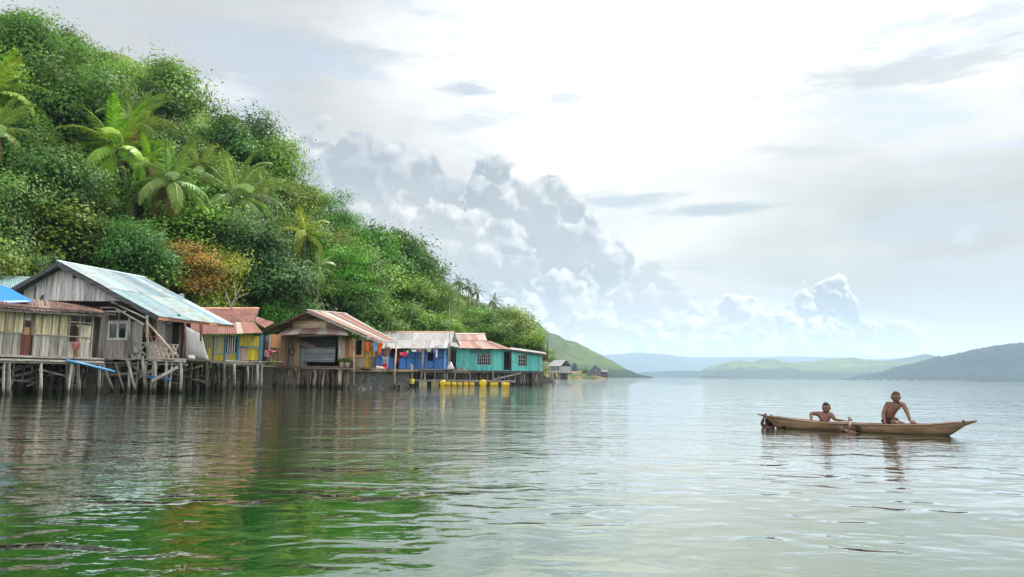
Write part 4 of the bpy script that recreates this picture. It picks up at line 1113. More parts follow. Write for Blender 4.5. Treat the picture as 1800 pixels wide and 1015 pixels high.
# balustrade: one big cross, then the lattice
rl = part('railing', MB().bar(G.Pp(235, 603, -.55), G.Pp(259, 603, -.55), .05, .06).bar(G.Pp(259, 605, -.55), G.Pp(313, 606.5, -.55), .06, .06).bar(G.Pp(262, 632, -.6), G.Pp(326, 634, -.6), .06, .2), 'beam', hB, (.40, .34, .30))
for a, b in (((236, 605), (256, 625)), ((258, 604), (238, 626))):
    part('slat', MB().bar(G.Pp(*a, -.55), G.Pp(*b, -.55 - .03), .03, .08), 'beam', rl, (.26, .24, .23))
for k in range(6):
    x = 264 + k * 8
    for a, b, o_ in (((x, 629), (x + 9, 607), 0), ((x + 9, 629), (x, 607), .03)):
        part('slat', MB().bar(G.Pp(*a, -.52 - o_), G.Pp(*b, -.52 - o_), .025, .10), 'beam', rl, jit((.40, .32, .27)))
part('handrail', MB().bar(G.Pp(258, 566, -.75), G.Pp(309, 624, -.75), .05, .07), 'beam', hB, (.50, .40, .30))
for z, a, b, c in ((0, (170, 631), (236, 632), (.40, .385, .36)), (.1, (170, 634), (330, 638), (.2, .185, .17))):
    part('floor_beam', MB().bar(G.Pp(*a, -.62) - Vector((0, 0, z)), G.Pp(*b, -.62) - Vector((0, 0, z)), .1, .08), 'beam', hB, c)
for k in range(14):
    u = G.U(176) + k * .36; part('deck_plank', G.box(MB(), u, u + .32, -.66 + rng.uniform(-.12, .1), wallw, deckB - .05, deckB - .012 + rng.uniform(0, .01)), 'beam', hB, jit((.30, .28, .26)))
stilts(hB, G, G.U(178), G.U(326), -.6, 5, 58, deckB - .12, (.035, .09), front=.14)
for a, b, rr in (((181, 638), (201, 690), .07), ((224, 632), (239, 690), .08), ((250, 626), (257, 692), .09), ((203, 640), (219, 690), .05), ((273, 634), (272, 690), .08), ((293, 634), (291, 690), .075), ((319, 632), (317, 690), .07)):
    part('stilt', MB().tube([G.Pp(*b, -.68), G.Pp((a[0] + b[0]) / 2 + rng.uniform(-1, 1), (a[1] + b[1]) / 2, -.68), G.Pp(*a, -.68)], rr, 7), 'pole', hB, jit((.34, .32, .29)), True)
for a, b in (((230, 641), (271, 668)), ((238, 667), (269, 651)), ((181, 659), (250, 656)), ((190, 648), (228, 640))):
    part('brace', MB().bar(G.Pp(*a, -.45), G.Pp(*b, -.45), .04, .13), 'beam', hB, jit((.26, .245, .225)))
braces(hB, G, G.U(180), G.U(322), -.3, 3, 22, deckB - .2, (.16, .145, .13))

# ---------------------------------------------------------------- red roofed yellow house
Hf = Frame(330, 48.0, 460, 55.0)
hC = thing('stilt_house', 'yellow panelled house with blue posts under a rusty red iron roof', 'house', Hf.P(Hf.L / 2, 2, 0), 'stilt houses along the shore')
cz0, cz1 = Hf.line((367, 634), (458, 634)), Hf.line((367, 590), (458, 587))
YEL, OLD, GRN = ((.36, .30, .018), (.32, .265, .018)), ((.30, .285, .13), (.26, .25, .115)), ((.30, .24, .20), (.34, .28, .24))
zr = Hf.line((392, 622), (458, 611))
def pan(a, b, y0, y1, cols, wd=.2):
    zlo, zhi = Hf.Z((a + b) / 2, y1), Hf.Z((a + b) / 2, y0)
    planks(hC, Hf, Hf.U(a), Hf.U(b), zlo, zhi, 0, wd, cols, 'panel_board', 'paint')
pan(330, 365, 592, 634, OLD); pan(365, 373, 592, 609, OLD); pan(365, 373, 610, 634, YEL)
pan(374, 393, 592, 622, OLD); pan(374, 393, 623, 634, YEL, .5)
pan(395, 404, 622, 634, GRN); pan(404, 415, 622, 634, YEL)
pan(418, 455, 590, 609, YEL); pan(418, 434, 612, 634, GRN); pan(434, 455, 612, 634, YEL, .5)
BL = (.035, .17, .26)
for a, b, y0, y1 in ((372.6, 374.4, 590, 635), (393, 395.2, 590, 635), (415, 418.3, 590, 635), (454.6, 459.2, 588, 636)):
    part('post', Hf.box(MB(), Hf.U(a), Hf.U(b), -.09, .0, Hf.Z((a + b) / 2, y1), Hf.Z((a + b) / 2, y0)), 'paint', hC, BL)
for a, b, y in ((365, 372.6, 609.5), (374.4, 393, 622.5), (418.3, 454.6, 610.5), (374.4, 393, 591), (395.2, 415, 621)):
    part('rail', Hf.box(MB(), Hf.U(a), Hf.U(b), -.075, -.02, Hf.Z((a + b) / 2, y + .9), Hf.Z((a + b) / 2, y - .9)), 'paint', hC, (.10, .22, .27))
wn_ = part('window', Hf.box(MB(), Hf.U(395.2), Hf.U(415), .03, .06, Hf.Z(405, 620), Hf.Z(405, 591)), 'dark', hC, (.012, .012, .012))
for px in (399, 402.8, 406.6, 410.6):
    part('bar', Hf.box(MB(), Hf.U(px), Hf.U(px + 1.3), -.03, .0, Hf.Z(px, 620), Hf.Z(px, 592)), 'paint', wn_, (.55, .52, .46))
shell(hC, Hf, Hf.U(330), Hf.U(459), .05, 5.5, cz0(3), cz1(3))
RED = ((.15, .060, .047), (.17, .068, .052), (.13, .052, .042), (.19, .088, .066))
e1a, e1b = Hf.Pp(296, 588, -.7), Hf.Pp(461, 586, -.7)
r0a, r0b = Hf.Pp(330, 568, 1.1), Hf.Pp(446, 566, 1.1)
r1a, r1b = Hf.Pp(330, 543.5, 3.4), Hf.Pp(455, 543, 3.4)
roof(hC, e1a, e1b, r0b, r0a, 9, RED + RED + ((.40, .17, .07), (.34, .26, .23)), 1, cap=False, pitch=.2, sag=.06, rag=.1)
roof(hC, r0a + Vector((0, 0, .03)), r0b + Vector((0, 0, .03)), r1b, r1a, 8, RED, 2, pitch=.2, capcol=(.42, .22, .14))
roof(hC, r1a + Hf.n * 4.2 - Vector((0, 0, 2.0)), r1b + Hf.n * 4.2 - Vector((0, 0, 2.0)), r1b + Hf.n * .05, r1a + Hf.n * .05, 6, RED, 1, cap=False)
roof(hC, Hf.Pp(438, 563, 2.5), Hf.Pp(466, 577, 1.0), Hf.Pp(482, 568, 2.6), Hf.Pp(447, 556, 3.2), 4, RED + ((.34, .20, .15),), 1, cap=False, rag=.1)
part('barge_board', MB().bar(r1b + Vector((0, 0, -.1)), r0b + Vector((0, 0, -.1)), .05, .18).bar(r0b + Vector((0, 0, -.12)), e1b + Vector((0, 0, -.1)), .05, .16), 'beam', hC, (.08, .06, .05))
for a, b, yv, wv, c in ((322, 462, 637.5, -.75, (.36, .345, .32)), (322, 484, 641, -.6, (.24, .225, .21)), (395, 460, 634.5, -.5, (.44, .42, .39))):
    part('floor_beam', MB().bar(Hf.Pp(a, yv, wv), Hf.Pp(b, yv + 3, wv), .12, .09), 'beam', hC, c)
for k in range(22):
    u = Hf.U(330) + k * (Hf.U(484) - Hf.U(330)) / 22; part('deck_plank', Hf.box(MB(), u, u + .28, -.9 + rng.uniform(-.15, .15), .2, cz0(u) - .1, cz0(u) - .06 + rng.uniform(0, .02)), 'beam', hC, jit((.32, .30, .28)))
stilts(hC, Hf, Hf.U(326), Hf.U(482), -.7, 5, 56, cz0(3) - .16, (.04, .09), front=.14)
for a, b, rr in (((411, 640), (412, 690), .10), ((452, 638), (450, 688), .085), ((435, 644), (434, 684), .07)):
    part('stilt', MB().tube([Hf.Pp(*b, -.8), Hf.Pp(a[0] + .6, 660, -.8), Hf.Pp(*a, -.8)], rr, 7), 'pole', hC, (.36, .34, .31), True)
planks(hC, Hf, Hf.U(436), Hf.U(450), .05, Hf.Z(440, 645), -.5, .18, ((.12, .11, .10), (.15, .135, .12)))
braces(hC, Hf, Hf.U(330), Hf.U(470), -.2, 3, 18, cz0(3) - .3, (.15, .135, .12))
# the recess between this house and the next, boarded at the back
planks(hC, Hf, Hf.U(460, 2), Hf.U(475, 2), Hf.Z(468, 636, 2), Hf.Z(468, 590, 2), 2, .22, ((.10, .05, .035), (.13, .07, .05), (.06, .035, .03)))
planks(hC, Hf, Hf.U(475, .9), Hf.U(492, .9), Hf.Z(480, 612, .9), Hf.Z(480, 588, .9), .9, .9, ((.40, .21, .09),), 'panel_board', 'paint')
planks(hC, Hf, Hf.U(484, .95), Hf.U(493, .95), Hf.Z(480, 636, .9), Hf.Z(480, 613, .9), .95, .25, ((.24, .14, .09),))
part('post', Hf.box(MB(), Hf.U(473, .7), Hf.U(475, .7), .7, .8, Hf.Z(474, 638, .7), Hf.Z(474, 588, .7)), 'plank', hC, (.32, .28, .25))

# ---------------------------------------------------------------- brown plank house
K = Frame(462, 64.0, 625, 57.5)
hD = thing('stilt_house', 'brown patchwork plank house with black shutters and a rust striped roof', 'house', K.P(K.L / 2, 2, 0), 'stilt houses along the shore')
kap, kle, kre = K.uz(540, 546, -1.1), K.uz(456, 584, -1.1), K.uz(668, 601, -1.1)
kdeck = K.Z(550, 646)
apK, leK, reK = K.P(kap[0], -1.1, kap[1]), K.P(kle[0], -1.1, kle[1]), K.P(kre[0], -1.1, kre[1])
kd = 2.9
tilt_ = Vector((0, 0, .35))
STR_ = ((.36, .33, .31), (.41, .39, .365), (.27, .115, .08), (.24, .10, .07), (.38, .34, .32), (.30, .17, .13))
roof(hD, reK, K.P(kre[0], .55, kre[1] + .05), K.P(kap[0], kd, kap[1]), apK, 10, STR_, 1, pitch=.2, sag=-.0, rag=.12, capcol=(.42, .39, .36))
roof(hD, leK, K.P(kle[0], kd, kle[1]), K.P(kap[0], kd, kap[1]), apK, 9, STR_, 1, cap=False, pitch=.2, rag=.12)
for a, b in ((apK, reK), (apK, leK)):
    part('barge_board', MB().bar(a - Vector((0, 0, .10)), b - Vector((0, 0, .10)), .05, .12), 'beam', hD, (.30, .27, .25) if b is reK else (.10, .085, .08))
for a, b in (((540, 551), (540, 562)), ((505, 566), (540, 550)), ((498, 563), (585, 563)), ((540, 550), (600, 574))):
    part('truss', MB().bar(K.Pp(*a, -.2), K.Pp(*b, -.2), .05, .10), 'beam', hD, (.17, .13, .11))
hplanks(hD, K, K.U(513), K.U(572), K.Z(540, 578), K.Z(540, 564), 0, .22, ((.60, .50, .33), (.54, .45, .30)), 'gable_board', 'beam')
hplanks(hD, K, K.U(488), K.U(513), K.Z(500, 578), K.Z(500, 566), .02, .25, ((.16, .11, .08),), 'gable_board', 'beam')
hplanks(hD, K, K.U(572), K.U(596), K.Z(585, 578), K.Z(585, 568), .02, .25, ((.20, .14, .10),), 'gable_board', 'beam')
roof(hD, K.Pp(486, 591, -1.3), K.Pp(612, 590, -1.3), K.Pp(604, 578, .0), K.Pp(506, 577, .0), 7, ((.25, .18, .15), (.20, .135, .11), (.38, .33, .30), (.22, .17, .15)), 1, cap=False, rag=.12, name='awning', sag=-.1)
hz_top = K.Z(520, 591)
planks(hD, K, K.U(490), K.U(541), kdeck, hz_top, 0, .34, ((.50, .33, .22), (.44, .29, .20), (.56, .38, .24), (.36, .23, .16)), skip=[(K.U(508.5), K.U(512), kdeck, hz_top), (K.U(527), K.U(531), kdeck, K.Z(520, 606))])
part('plank', K.box(MB(), K.U(508.7), K.U(512), -.05, 0, kdeck, hz_top), 'plank', hD, (.24, .28, .32))
part('plank', K.box(MB(), K.U(527), K.U(530.8), -.05, 0, kdeck, K.Z(520, 606)), 'plank', hD, (.14, .30, .32))
for px in (531.5, 535, 538.5):
    part('plank', K.box(MB(), K.U(px), K.U(px + 3), -.045, -.002, kdeck, K.Z(520, 608)), 'plank', hD, jit((.33, .31, .28)))
o = part('wheel_rim', MB().tube([K.P(K.U(515) + .30 * math.cos(a), -.09, K.Z(515, 618) + .30 * math.sin(a)) for a in np.linspace(0, 2 * math.pi, 15)], .045, 6, False), 'metal', hD, (.10, .065, .05), True)
BLK = ((.055, .058, .065), (.075, .078, .085), (.045, .047, .052))
sh = part('shutter', K.box(MB(), K.U(526), K.U(592), -.02, .02, K.Z(560, 611), K.Z(560, 592)), 'dark', hD, (.012, .012, .013))
sh['label'] = 'black slatted upper shutter'
hplanks(sh, K, K.U(527), K.U(591), K.Z(560, 611), K.Z(560, 592.5), -.025, .13, BLK, 'slat', 'beam', .03, .02)
s2 = part('shutter', K.box(MB(), K.U(541), K.U(594), -.30, -.27, K.Z(560, 636), K.Z(560, 611.5)), 'dark', hD, (.02, .02, .02))
s2['label'] = 'lower grey black shutter of horizontal boards'
hplanks(s2, K, K.U(540), K.U(595), K.Z(560, 637, -.3), K.Z(560, 611, -.3), -.305, .15, ((.22, .235, .25), (.18, .19, .205), (.27, .28, .29)), 'slat', 'beam', .035, .018)
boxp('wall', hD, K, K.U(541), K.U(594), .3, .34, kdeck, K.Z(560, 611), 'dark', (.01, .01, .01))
for k in range(6):   # the slanting boards above the lower shutter
    part('plank', MB().bar(K.Pp(521 + k * 2, 600 + k * 1.6, -.15), K.Pp(541 + k * 3, 602 + k * 1.8, -.2), .03, .10), 'beam', hD, jit((.25, .20, .17)))
zt_r = K.line((595, 590), (660, 603))
planks(hD, K, K.U(595), K.U(600), K.Z(597, 632), K.Z(597, 592), -.02, .16, ((.60, .55, .48), (.52, .48, .42)))
planks(hD, K, K.U(600), K.U(607), kdeck, K.Z(604, 590), 0, .3, ((.52, .39, .33),))
planks(hD, K, K.U(607), K.U(614), kdeck, K.Z(610, 590), 0, .3, ((.40, .18, .11), (.36, .165, .10)))
win = (K.U(623), K.U(635), K.Z(628, 624), K.Z(628, 598))
planks(hD, K, K.U(614), K.U(641), K.Z(628, 629), zt_r, 0, .3, ((.60, .36, .15), (.56, .34, .15)), skip=[win])
planks(hD, K, K.U(614), K.U(641), kdeck, K.Z(628, 629) - .01, 0, .3, ((.30, .245, .19), (.36, .28, .21)))
part('sill', K.box(MB(), K.U(616), K.U(642), -.10, -.03, K.Z(628, 628.5), K.Z(628, 625)), 'beam', hD, (.50, .27, .09))
planks(hD, K, K.U(641), K.U(660), K.Z(650, 628), zt_r, 0, .28, ((.52, .30, .05), (.48, .27, .05), (.42, .33, .19)))
planks(hD, K, K.U(641), K.U(652), kdeck, K.Z(650, 628) - .01, 0, .28, ((.50, .28, .04),))
part('post', K.box(MB(), K.U(641), K.U(643), -.12, -.04, kdeck, K.Z(642, 596)), 'plank', hD, (.38, .30, .20))
shell(hD, K, K.U(490), K.U(643), .06, 1.1, kdeck, K.Z(640, 597))
part('floor_beam', MB().bar(K.Pp(474, 646, -.4), K.Pp(624, 648.5, -.4), .14, .12).bar(K.Pp(480, 643.5, -.25), K.Pp(600, 645, -.25), .1, .07), 'beam', hD, (.24, .16, .13))
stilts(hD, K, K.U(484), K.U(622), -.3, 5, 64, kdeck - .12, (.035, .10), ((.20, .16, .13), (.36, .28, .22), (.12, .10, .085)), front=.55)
part('stilt', MB().tube([K.Pp(597, 686, -.6), K.Pp(598, 650, -.6)], .16, 8), 'pole', hD, (.40, .33, .26), True)
part('stilt', MB().tube([K.Pp(622, 682, -.9), K.Pp(622.5, 640, -.9), K.Pp(622, 597, -.9)], .055, 6), 'pole', hD, (.45, .36, .25), True)

# ---------------------------------------------------------------- concrete landing in front of it
Lf = Frame(618, 57.0, 728, 64.0)
hL = thing('landing', 'raised concrete landing with a plank deck, where a man stands', 'landing', Lf.P(Lf.L / 2, 2, 0))
lz = Lf.Z(670, 649)
part('wall', Lf.box(MB(), Lf.U(624), Lf.U(721), 0, 1.0, -.5, lz - .16), 'concrete', hL, (.115, .115, .112))
for k in range(26):
    u = Lf.U(616) + k * (Lf.U(728) - Lf.U(616)) / 26
    part('deck_plank', Lf.box(MB(), u, u + .26, -.55 + rng.uniform(-.25, .15), 2.0, lz - .06, lz - rng.uniform(.005, .02)), 'beam', hL, jit((.36, .27, .19)))
part('beam', MB().bar(Lf.Pp(618, 652, -.5), Lf.Pp(728, 652.5, -.5), .1, .1), 'beam', hL, (.42, .30, .21))
part('pole', MB().tube([Lf.Pp(693, 688, -.6), Lf.Pp(693.5, 650, -.6), Lf.Pp(697, 606, -.6)], [.09, .08, .06], 7), 'pole', hL, (.44, .32, .23), True)
part('pole', MB().tube([Lf.Pp(724, 676, -.4), Lf.Pp(723, 640, -.4)], .05, 6), 'pole', hL, (.40, .33, .25), True)
for k in range(10):      # stones showing at the water's edge, streaks on the face
    u = rng.uniform(Lf.U(626), Lf.U(718)); boxp('stone', hL, Lf, u, u + rng.uniform(.2, .5), -.12, 0, -.2, rng.uniform(.05, .16), 'concrete', jit((.22, .215, .20), .3))

# ---------------------------------------------------------------- blue house
B = Frame(650, 80.0, 800, 84.0)
hE = thing('stilt_house', 'bright blue house with a long plain grey iron roof and washing outside', 'house', B.P(B.L / 2, 2, 0), 'stilt houses along the shore')
bz0, bz1 = B.Z(720, 649), B.Z(720, 610)
BLUE = ((.028, .155, .46), (.033, .175, .52), (.025, .135, .41))
bw = (B.U(748), B.U(761), B.Z(754, 635), B.Z(754, 620))
bd = (B.U(690), B.U(703), bz0, B.Z(696, 612))
zmid = B.line((668, 628), (790, 630))
planks(hE, B, B.U(652), B.U(790), bz0, lambda u: zmid(u) - .03, 0, .62, BLUE, 'wall_panel', 'paint', skip=[bw, bd])
planks(hE, B, B.U(652), B.U(790), lambda u: zmid(u) + .03, bz1, -.003, .62, BLUE, 'wall_panel', 'paint', skip=[bw, bd])
for px in (668, 714, 729, 746, 762, 779):
    part('post', B.box(MB(), B.U(px), B.U(px + 1.2), -.085, -.04, bz0, bz1), 'paint', hE, (.010, .05, .17))
part('rail', MB().bar(B.P(B.U(703), -.07, zmid(B.U(703))), B.P(B.U(748), -.07, zmid(B.U(748))), .09, .04, (0, 1, 0)).bar(B.P(B.U(761), -.07, zmid(B.U(761))), B.P(B.U(790), -.07, zmid(B.U(790))), .09, .04, (0, 1, 0)).bar(B.P(B.U(655), -.07, zmid(B.U(655))), B.P(B.U(690), -.07, zmid(B.U(690))), .09, .04, (0, 1, 0)), 'paint', hE, (.010, .045, .15))
boxp('wall_panel', hE, B, B.U(779.5), B.U(784), -.14, -.09, bz0, bz1, 'paint', (.16, .38, .72))
boxp('door', hE, B, bd[0], bd[1], .25, .3, bz0, bd[3], 'dark', (.015, .015, .02))
boxp('window', hE, B, bw[0], bw[1], .15, .2, bw[2], bw[3], 'dark', (.012, .014, .02))
shell(hE, B, B.U(652), B.U(791), .06, 5.5, bz0, bz1)
GRY = ((.27, .27, .275), (.31, .31, .31), (.245, .25, .255), (.34, .335, .33))
roof(hE, B.Pp(640, 614, -.9), B.Pp(791, 612.5, -.9), B.Pp(799, 584.5, 2.6), B.Pp(648, 584, 2.6), 12, GRY, 2, pitch=.22, capcol=(.42, .20, .12), rag=.08)
roof(hE, B.Pp(640, 614, -.9) + B.n * 7.5, B.Pp(791, 612.5, -.9) + B.n * 7.5, B.Pp(799, 584.5, 2.6) + B.n * .05, B.Pp(648, 584, 2.6) + B.n * .05, 10, GRY, 1, cap=False, pitch=.22)
part('gable', MB().prism([B.Pp(798, 587, 2.6), B.Pp(791, 603, .4), B.Pp(810, 611, .4), B.Pp(806, 600, 2.2)], B.n * .08), 'plank', hE, (.05, .047, .045))
roof(hE, B.Pp(788, 608, -.9), B.Pp(808, 612, -.9), B.Pp(802, 604, .2), B.Pp(790, 601, .2), 2, GRY, 1, cap=False)
planks(hE, B, B.U(784), B.U(797), bz0, B.Z(790, 611), .9, .3, ((.11, .115, .13), (.17, .16, .155), (.07, .075, .09)))
part('floor_beam', MB().bar(B.Pp(700, 651.5, -.5), B.Pp(826, 655, -.5), .14, .14).bar(B.Pp(735, 649, -.3), B.Pp(820, 651.5, -.3), .12, .08), 'beam', hE, (.19, .175, .16))
for px, y0, y1, rr in ((743, 612, 666, .08), (745.5, 614, 650, .04), (789, 604, 655, .07)):
    part('post', MB().tube([B.Pp(px - 1.5, y1, -.8), B.Pp(px, y0, -.8)], rr, 6), 'pole', hE, (.30, .28, .26), True)
for k in range(16):
    u = B.U(708) + k * (B.U(826) - B.U(708)) / 16; part('deck_plank', B.box(MB(), u, u + .4, -.9 + rng.uniform(-.1, .1), .1, bz0 - .08, bz0 - .03), 'beam', hE, jit((.27, .25, .23)))
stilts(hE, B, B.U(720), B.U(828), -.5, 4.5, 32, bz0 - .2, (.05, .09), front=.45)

# ---------------------------------------------------------------- turquoise house
T = Frame(800, 88.0, 953, 94.0)
hF = thing('stilt_house', 'turquoise house of two blocks with grilled windows and a pinkish rusty roof', 'house', T.P(T.L / 2, 2, 0), 'stilt houses along the shore')
tz0 = T.line((802, 651), (952, 653)); tz1 = T.line((802, 612), (900, 614.5)); tz2 = T.line((898, 615.5), (952, 623))
TEAL = ((.10, .48, .47), (.115, .52, .50), (.09, .44, .44))
w1 = (T.U(838), T.U(862), T.Z(850, 642), T.Z(850, 622.5)); td = (T.U(886.5), T.U(899), T.Z(892, 651), T.Z(892, 618)); w2 = (T.U(910), T.U(923.5), T.Z(916, 644), T.Z(916, 624))
gp = (T.U(826.5), T.U(863), T.Z(845, 622.3), T.Z(845, 613.5))
planks(hF, T, T.U(802), T.U(898.5), tz0, tz1, 0, .34, TEAL, 'plank', 'paint', skip=[w1, td, gp])
planks(hF, T, T.U(899), T.U(952), tz0, tz2, -.01, .34, TEAL, 'plank', 'paint', skip=[w2])
planks(hF, T, gp[0], gp[1], gp[2], gp[3], -.02, .6, ((.03, .16, .16), (.035, .19, .19)), 'dark_panel', 'paint')
def grille(wd, n, m_):
    f = part('window', T.box(T.box(T.box(T.box(MB(), wd[0], wd[0] + .09, -.06, .02, wd[2], wd[3]), wd[1] - .09, wd[1], -.06, .02, wd[2], wd[3]), wd[0] + .09, wd[1] - .09, -.06, .02, wd[3] - .08, wd[3]), wd[0] + .09, wd[1] - .09, -.06, .02, wd[2], wd[2] + .08), 'paint', hF, (.26, .24, .25))
    part('pane', T.box(MB(), wd[0] + .09, wd[1] - .09, .05, .07, wd[2] + .08, wd[3] - .08), 'dark', f, (.02, .025, .03))
    a, b = wd[0] + .09, wd[1] - .09; h = wd[3] - wd[2]
    for k in range(1, n):
        u = a + (b - a) * k / n; part('bar', T.box(MB(), u - .02, u + .02, -.035, -.005, wd[2] + .08, wd[3] - .08), 'paint', f, (.5, .5, .52))
    for q in (.33, .62):
        z = wd[2] + h * q; part('bar', T.box(MB(), a, b, -.065, -.04, z - .02, z + .02), 'paint', f, (.5, .5, .52))
    for k in range(m_):
        c = a + (b - a) * (k + .5) / m_; hw = (b - a) / m_ * .3; z = wd[2] + h * .72; d_ = .2
        part('ornament', MB().tube([T.P(c, -.08, z + d_), T.P(c + hw, -.08, z), T.P(c, -.08, z - d_), T.P(c - hw, -.08, z), T.P(c, -.08, z + d_)], .02, 4), 'paint', f, (.55, .55, .57))
    return f
grille(w1, 6, 2); grille(w2, 3, 1)
boxp('door', hF, T, td[0], td[1], .5, .55, td[2], td[3], 'dark', (.02, .02, .022))
boxp('transom', hF, T, td[0], td[1], -.03, .02, T.Z(892, 618), T.Z(892, 615), 'plank', (.2, .18, .17))
shell(hF, T, T.U(802), T.U(952), .06, 5.5, tz0(2), T.Z(850, 618))
boxp('corner_board', hF, T, T.U(950.5), T.U(952.5), -.06, -.015, tz0(0), tz2(T.U(951)), 'paint', (.30, .55, .55))
PNK = ((.33, .22, .19), (.37, .27, .24), (.31, .18, .155), (.39, .31, .28), (.28, .13, .10))
roof(hF, T.Pp(799, 612, -.8), T.Pp(901, 615, -.8), T.Pp(862, 600, 1.4), T.Pp(803, 600, 1.4), 9, PNK, 1, cap=False, pitch=.22)
roof(hF, T.Pp(803, 600, 1.4) + Vector((0, 0, .03)), T.Pp(856, 600, 1.4) + Vector((0, 0, .03)), T.Pp(852, 587.5, 2.8), T.Pp(800, 587.5, 2.8), 6, PNK, 1, pitch=.22, capcol=(.5, .42, .38))
roof(hF, T.Pp(901, 615, -.8), T.Pp(901, 615, -.8) + T.n * 5, T.Pp(853, 598, 1.8) + T.n * 2.5, T.Pp(853, 598, 1.8), 4, PNK, 1, cap=False, pitch=.22)
roof(hF, T.Pp(897, 614.5, -.5), T.Pp(961, 623.3, -.5), T.Pp(958, 620, 4.5), T.Pp(897, 611.2, 4.5), 7, ((.28, .27, .26), (.36, .33, .31)), 1, cap=False, pitch=.22)
part('fascia', MB().bar(T.Pp(897, 615.8, -.45), T.Pp(961, 624.5, -.45), .05, .14), 'beam', hF, (.10, .10, .10))
part('floor_beam', MB().bar(T.Pp(800, 653.2, -.1), T.Pp(955, 655.2, -.1), .16, .24), 'beam', hF, (.075, .07, .07))
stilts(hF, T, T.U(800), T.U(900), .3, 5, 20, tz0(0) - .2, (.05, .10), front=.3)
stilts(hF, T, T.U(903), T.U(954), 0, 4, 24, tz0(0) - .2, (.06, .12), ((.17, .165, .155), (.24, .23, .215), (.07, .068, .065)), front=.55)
planks(hF, T, T.U(920), T.U(934), .1, T.Z(925, 657), .6, .3, ((.17, .17, .17), (.14, .14, .145)))
part('brace', MB().bar(T.Pp(868, 667, -.3), T.Pp(917, 656, -.3), .06, .14).bar(T.Pp(866, 650, -.25), T.Pp(867, 668, -.25), .1, .1), 'beam', hF, (.30, .285, .27))

# ================================================================== people
def skin(joints, edges, levels=2):
    """one continuous body grown round a skeleton; joints = [(point, radius)], the first is the root"""
    me = bpy.data.meshes.new('skeleton')
    me.from_pydata([tuple(p) for p, r in joints], edges, [])
    o = bpy.data.objects.new('skeleton', me); col.objects.link(o)
    md = o.modifiers.new('skin', 'SKIN'); md.use_smooth_shade = True
    sv = me.skin_vertices[0].data if me.skin_vertices else None
    if sv is None:
        bm = bmesh.new(); bm.from_mesh(me); bm.verts.layers.skin.verify(); bm.to_mesh(me); bm.free(); sv = me.skin_vertices[0].data
    for k, (p, r) in enumerate(joints):
        sv[k].radius = (r, r) if not hasattr(r, '__len__') else r
        sv[k].use_root = (k == 0)
    ss = o.modifiers.new('sub', 'SUBSURF'); ss.levels = levels; ss.render_levels = levels
    dg = bpy.context.evaluated_depsgraph_get()
    out = bpy.data.meshes.new_from_object(o.evaluated_get(dg))
    mb = MB(); mb.v = [v.co.copy() for v in out.vertices]; mb.f = [tuple(p.vertices) for p in out.polygons]
    bpy.data.objects.remove(o); bpy.data.meshes.remove(me); bpy.data.meshes.remove(out)
    return mb
def merge(a, b):
    i = len(a.v); a.v += b.v; a.f += [tuple(q + i for q in f) for f in b.f]; return a
def basis(fwd, up):
    f = Vector(fwd).normalized(); u = (Vector(up) - f * f.dot(Vector(up))).normalized(); return f.cross(u), f, u    # right, forward, up
def head_mb(c, fwd, up, h, hair=False, grow=1.0):
    r, f, u = basis(fwd, up); c = Vector(c); mb = MB()
    seg, rings = 22, 16; pts = []
    def P(ph, th):
        x, y, z = math.sin(ph) * math.cos(th), math.sin(ph) * math.sin(th), math.cos(ph)
        g = lambda X, Z, s, k: k * math.exp(-((x - X) ** 2 + (z - Z) ** 2) / s) if y > 0 else 0
        sx, sy, sz = x * .345, y * .44, z * .5
        if z < 0:
            sx *= 1 - .34 * (-z) ** 1.4; sy *= 1 - .16 * (-z) + (.10 * (-z) if y > 0 else -.10 * (-z))
        if not hair:
            sy += g(0, -.22, .012, .085) + g(0, -.05, .01, .035) - g(.34, -.02, .02, .045) - g(-.34, -.02, .02, .045) + g(0, .16, .09, .018) + g(0, -.58, .02, .022) - g(0, -.5, .002, .02) + g(0, -.9, .05, .03)
        return c + (r * sx + f * sy + u * sz) * h * grow, (x, y, z)
    idx = {}
    for i in range(rings + 1):
        for j in range(seg):
            p, n = P(math.pi * i / rings, 2 * math.pi * j / seg); pts.append(n); mb.v.append(p)
    for i in range(rings):
        for j in range(seg):
            j2 = (j + 1) % seg; q = (i * seg + j, (i + 1) * seg + j, (i + 1) * seg + j2, i * seg + j2)
            if hair:
                m_ = sum((Vector(pts[k]) for k in q), Vector()) / 4
                if m_.z < (.52 if m_.y > .35 else .52 - (.35 - m_.y) * .85): continue
            mb.f.append(q)
    if not hair:
        for s_ in (1, -1):
            mb.ball(c + (r * s_ * .375 - f * .02 - u * .04) * h, .085 * h, 8, 6, (.6, .8, 1.2))
    return mb
def hand_mb(w, d, palm, s, curl=1.0, side=1):
    """four unequal fingers and a thumb leaving the side of the palm; d towards the fingers, palm the way the palm faces"""
    x, f, u = basis(d, -Vector(palm)); w = Vector(w); mb = MB()
    x = x * side
    mb.hexa([w + x * a * s + u * b * s + f * c * s for a, b, c in ((-.026, -.010, 0), (.026, -.010, 0), (.034, -.009, .075), (-.034, -.009, .075), (-.024, .012, 0), (.024, .012, 0), (.033, .010, .075), (-.033, .010, .075))])
    for k, (o_, L) in enumerate(((.027, .062), (.009, .070), (-.010, .066), (-.028, .050))):
        p = w + (x * o_ + f * .07) * s; a = .25 * curl; pts = [p]
        for q in (.42, .33, .25):
            p = p + (f * math.cos(a) - u * math.sin(a)) * L * q * s; pts.append(p); a += .6 * curl
        mb.tube(pts, [.0088 * s, .0085 * s, .0078 * s, .006 * s], 6)
    p = w + (x * .03 + f * .02) * s
    mb.tube([p, p + (x * .026 + f * .022 - u * .008) * s, p + (x * .032 + f * .052 - u * .02 * curl) * s], [.011 * s, .010 * s, .007 * s], 6)
    return mb
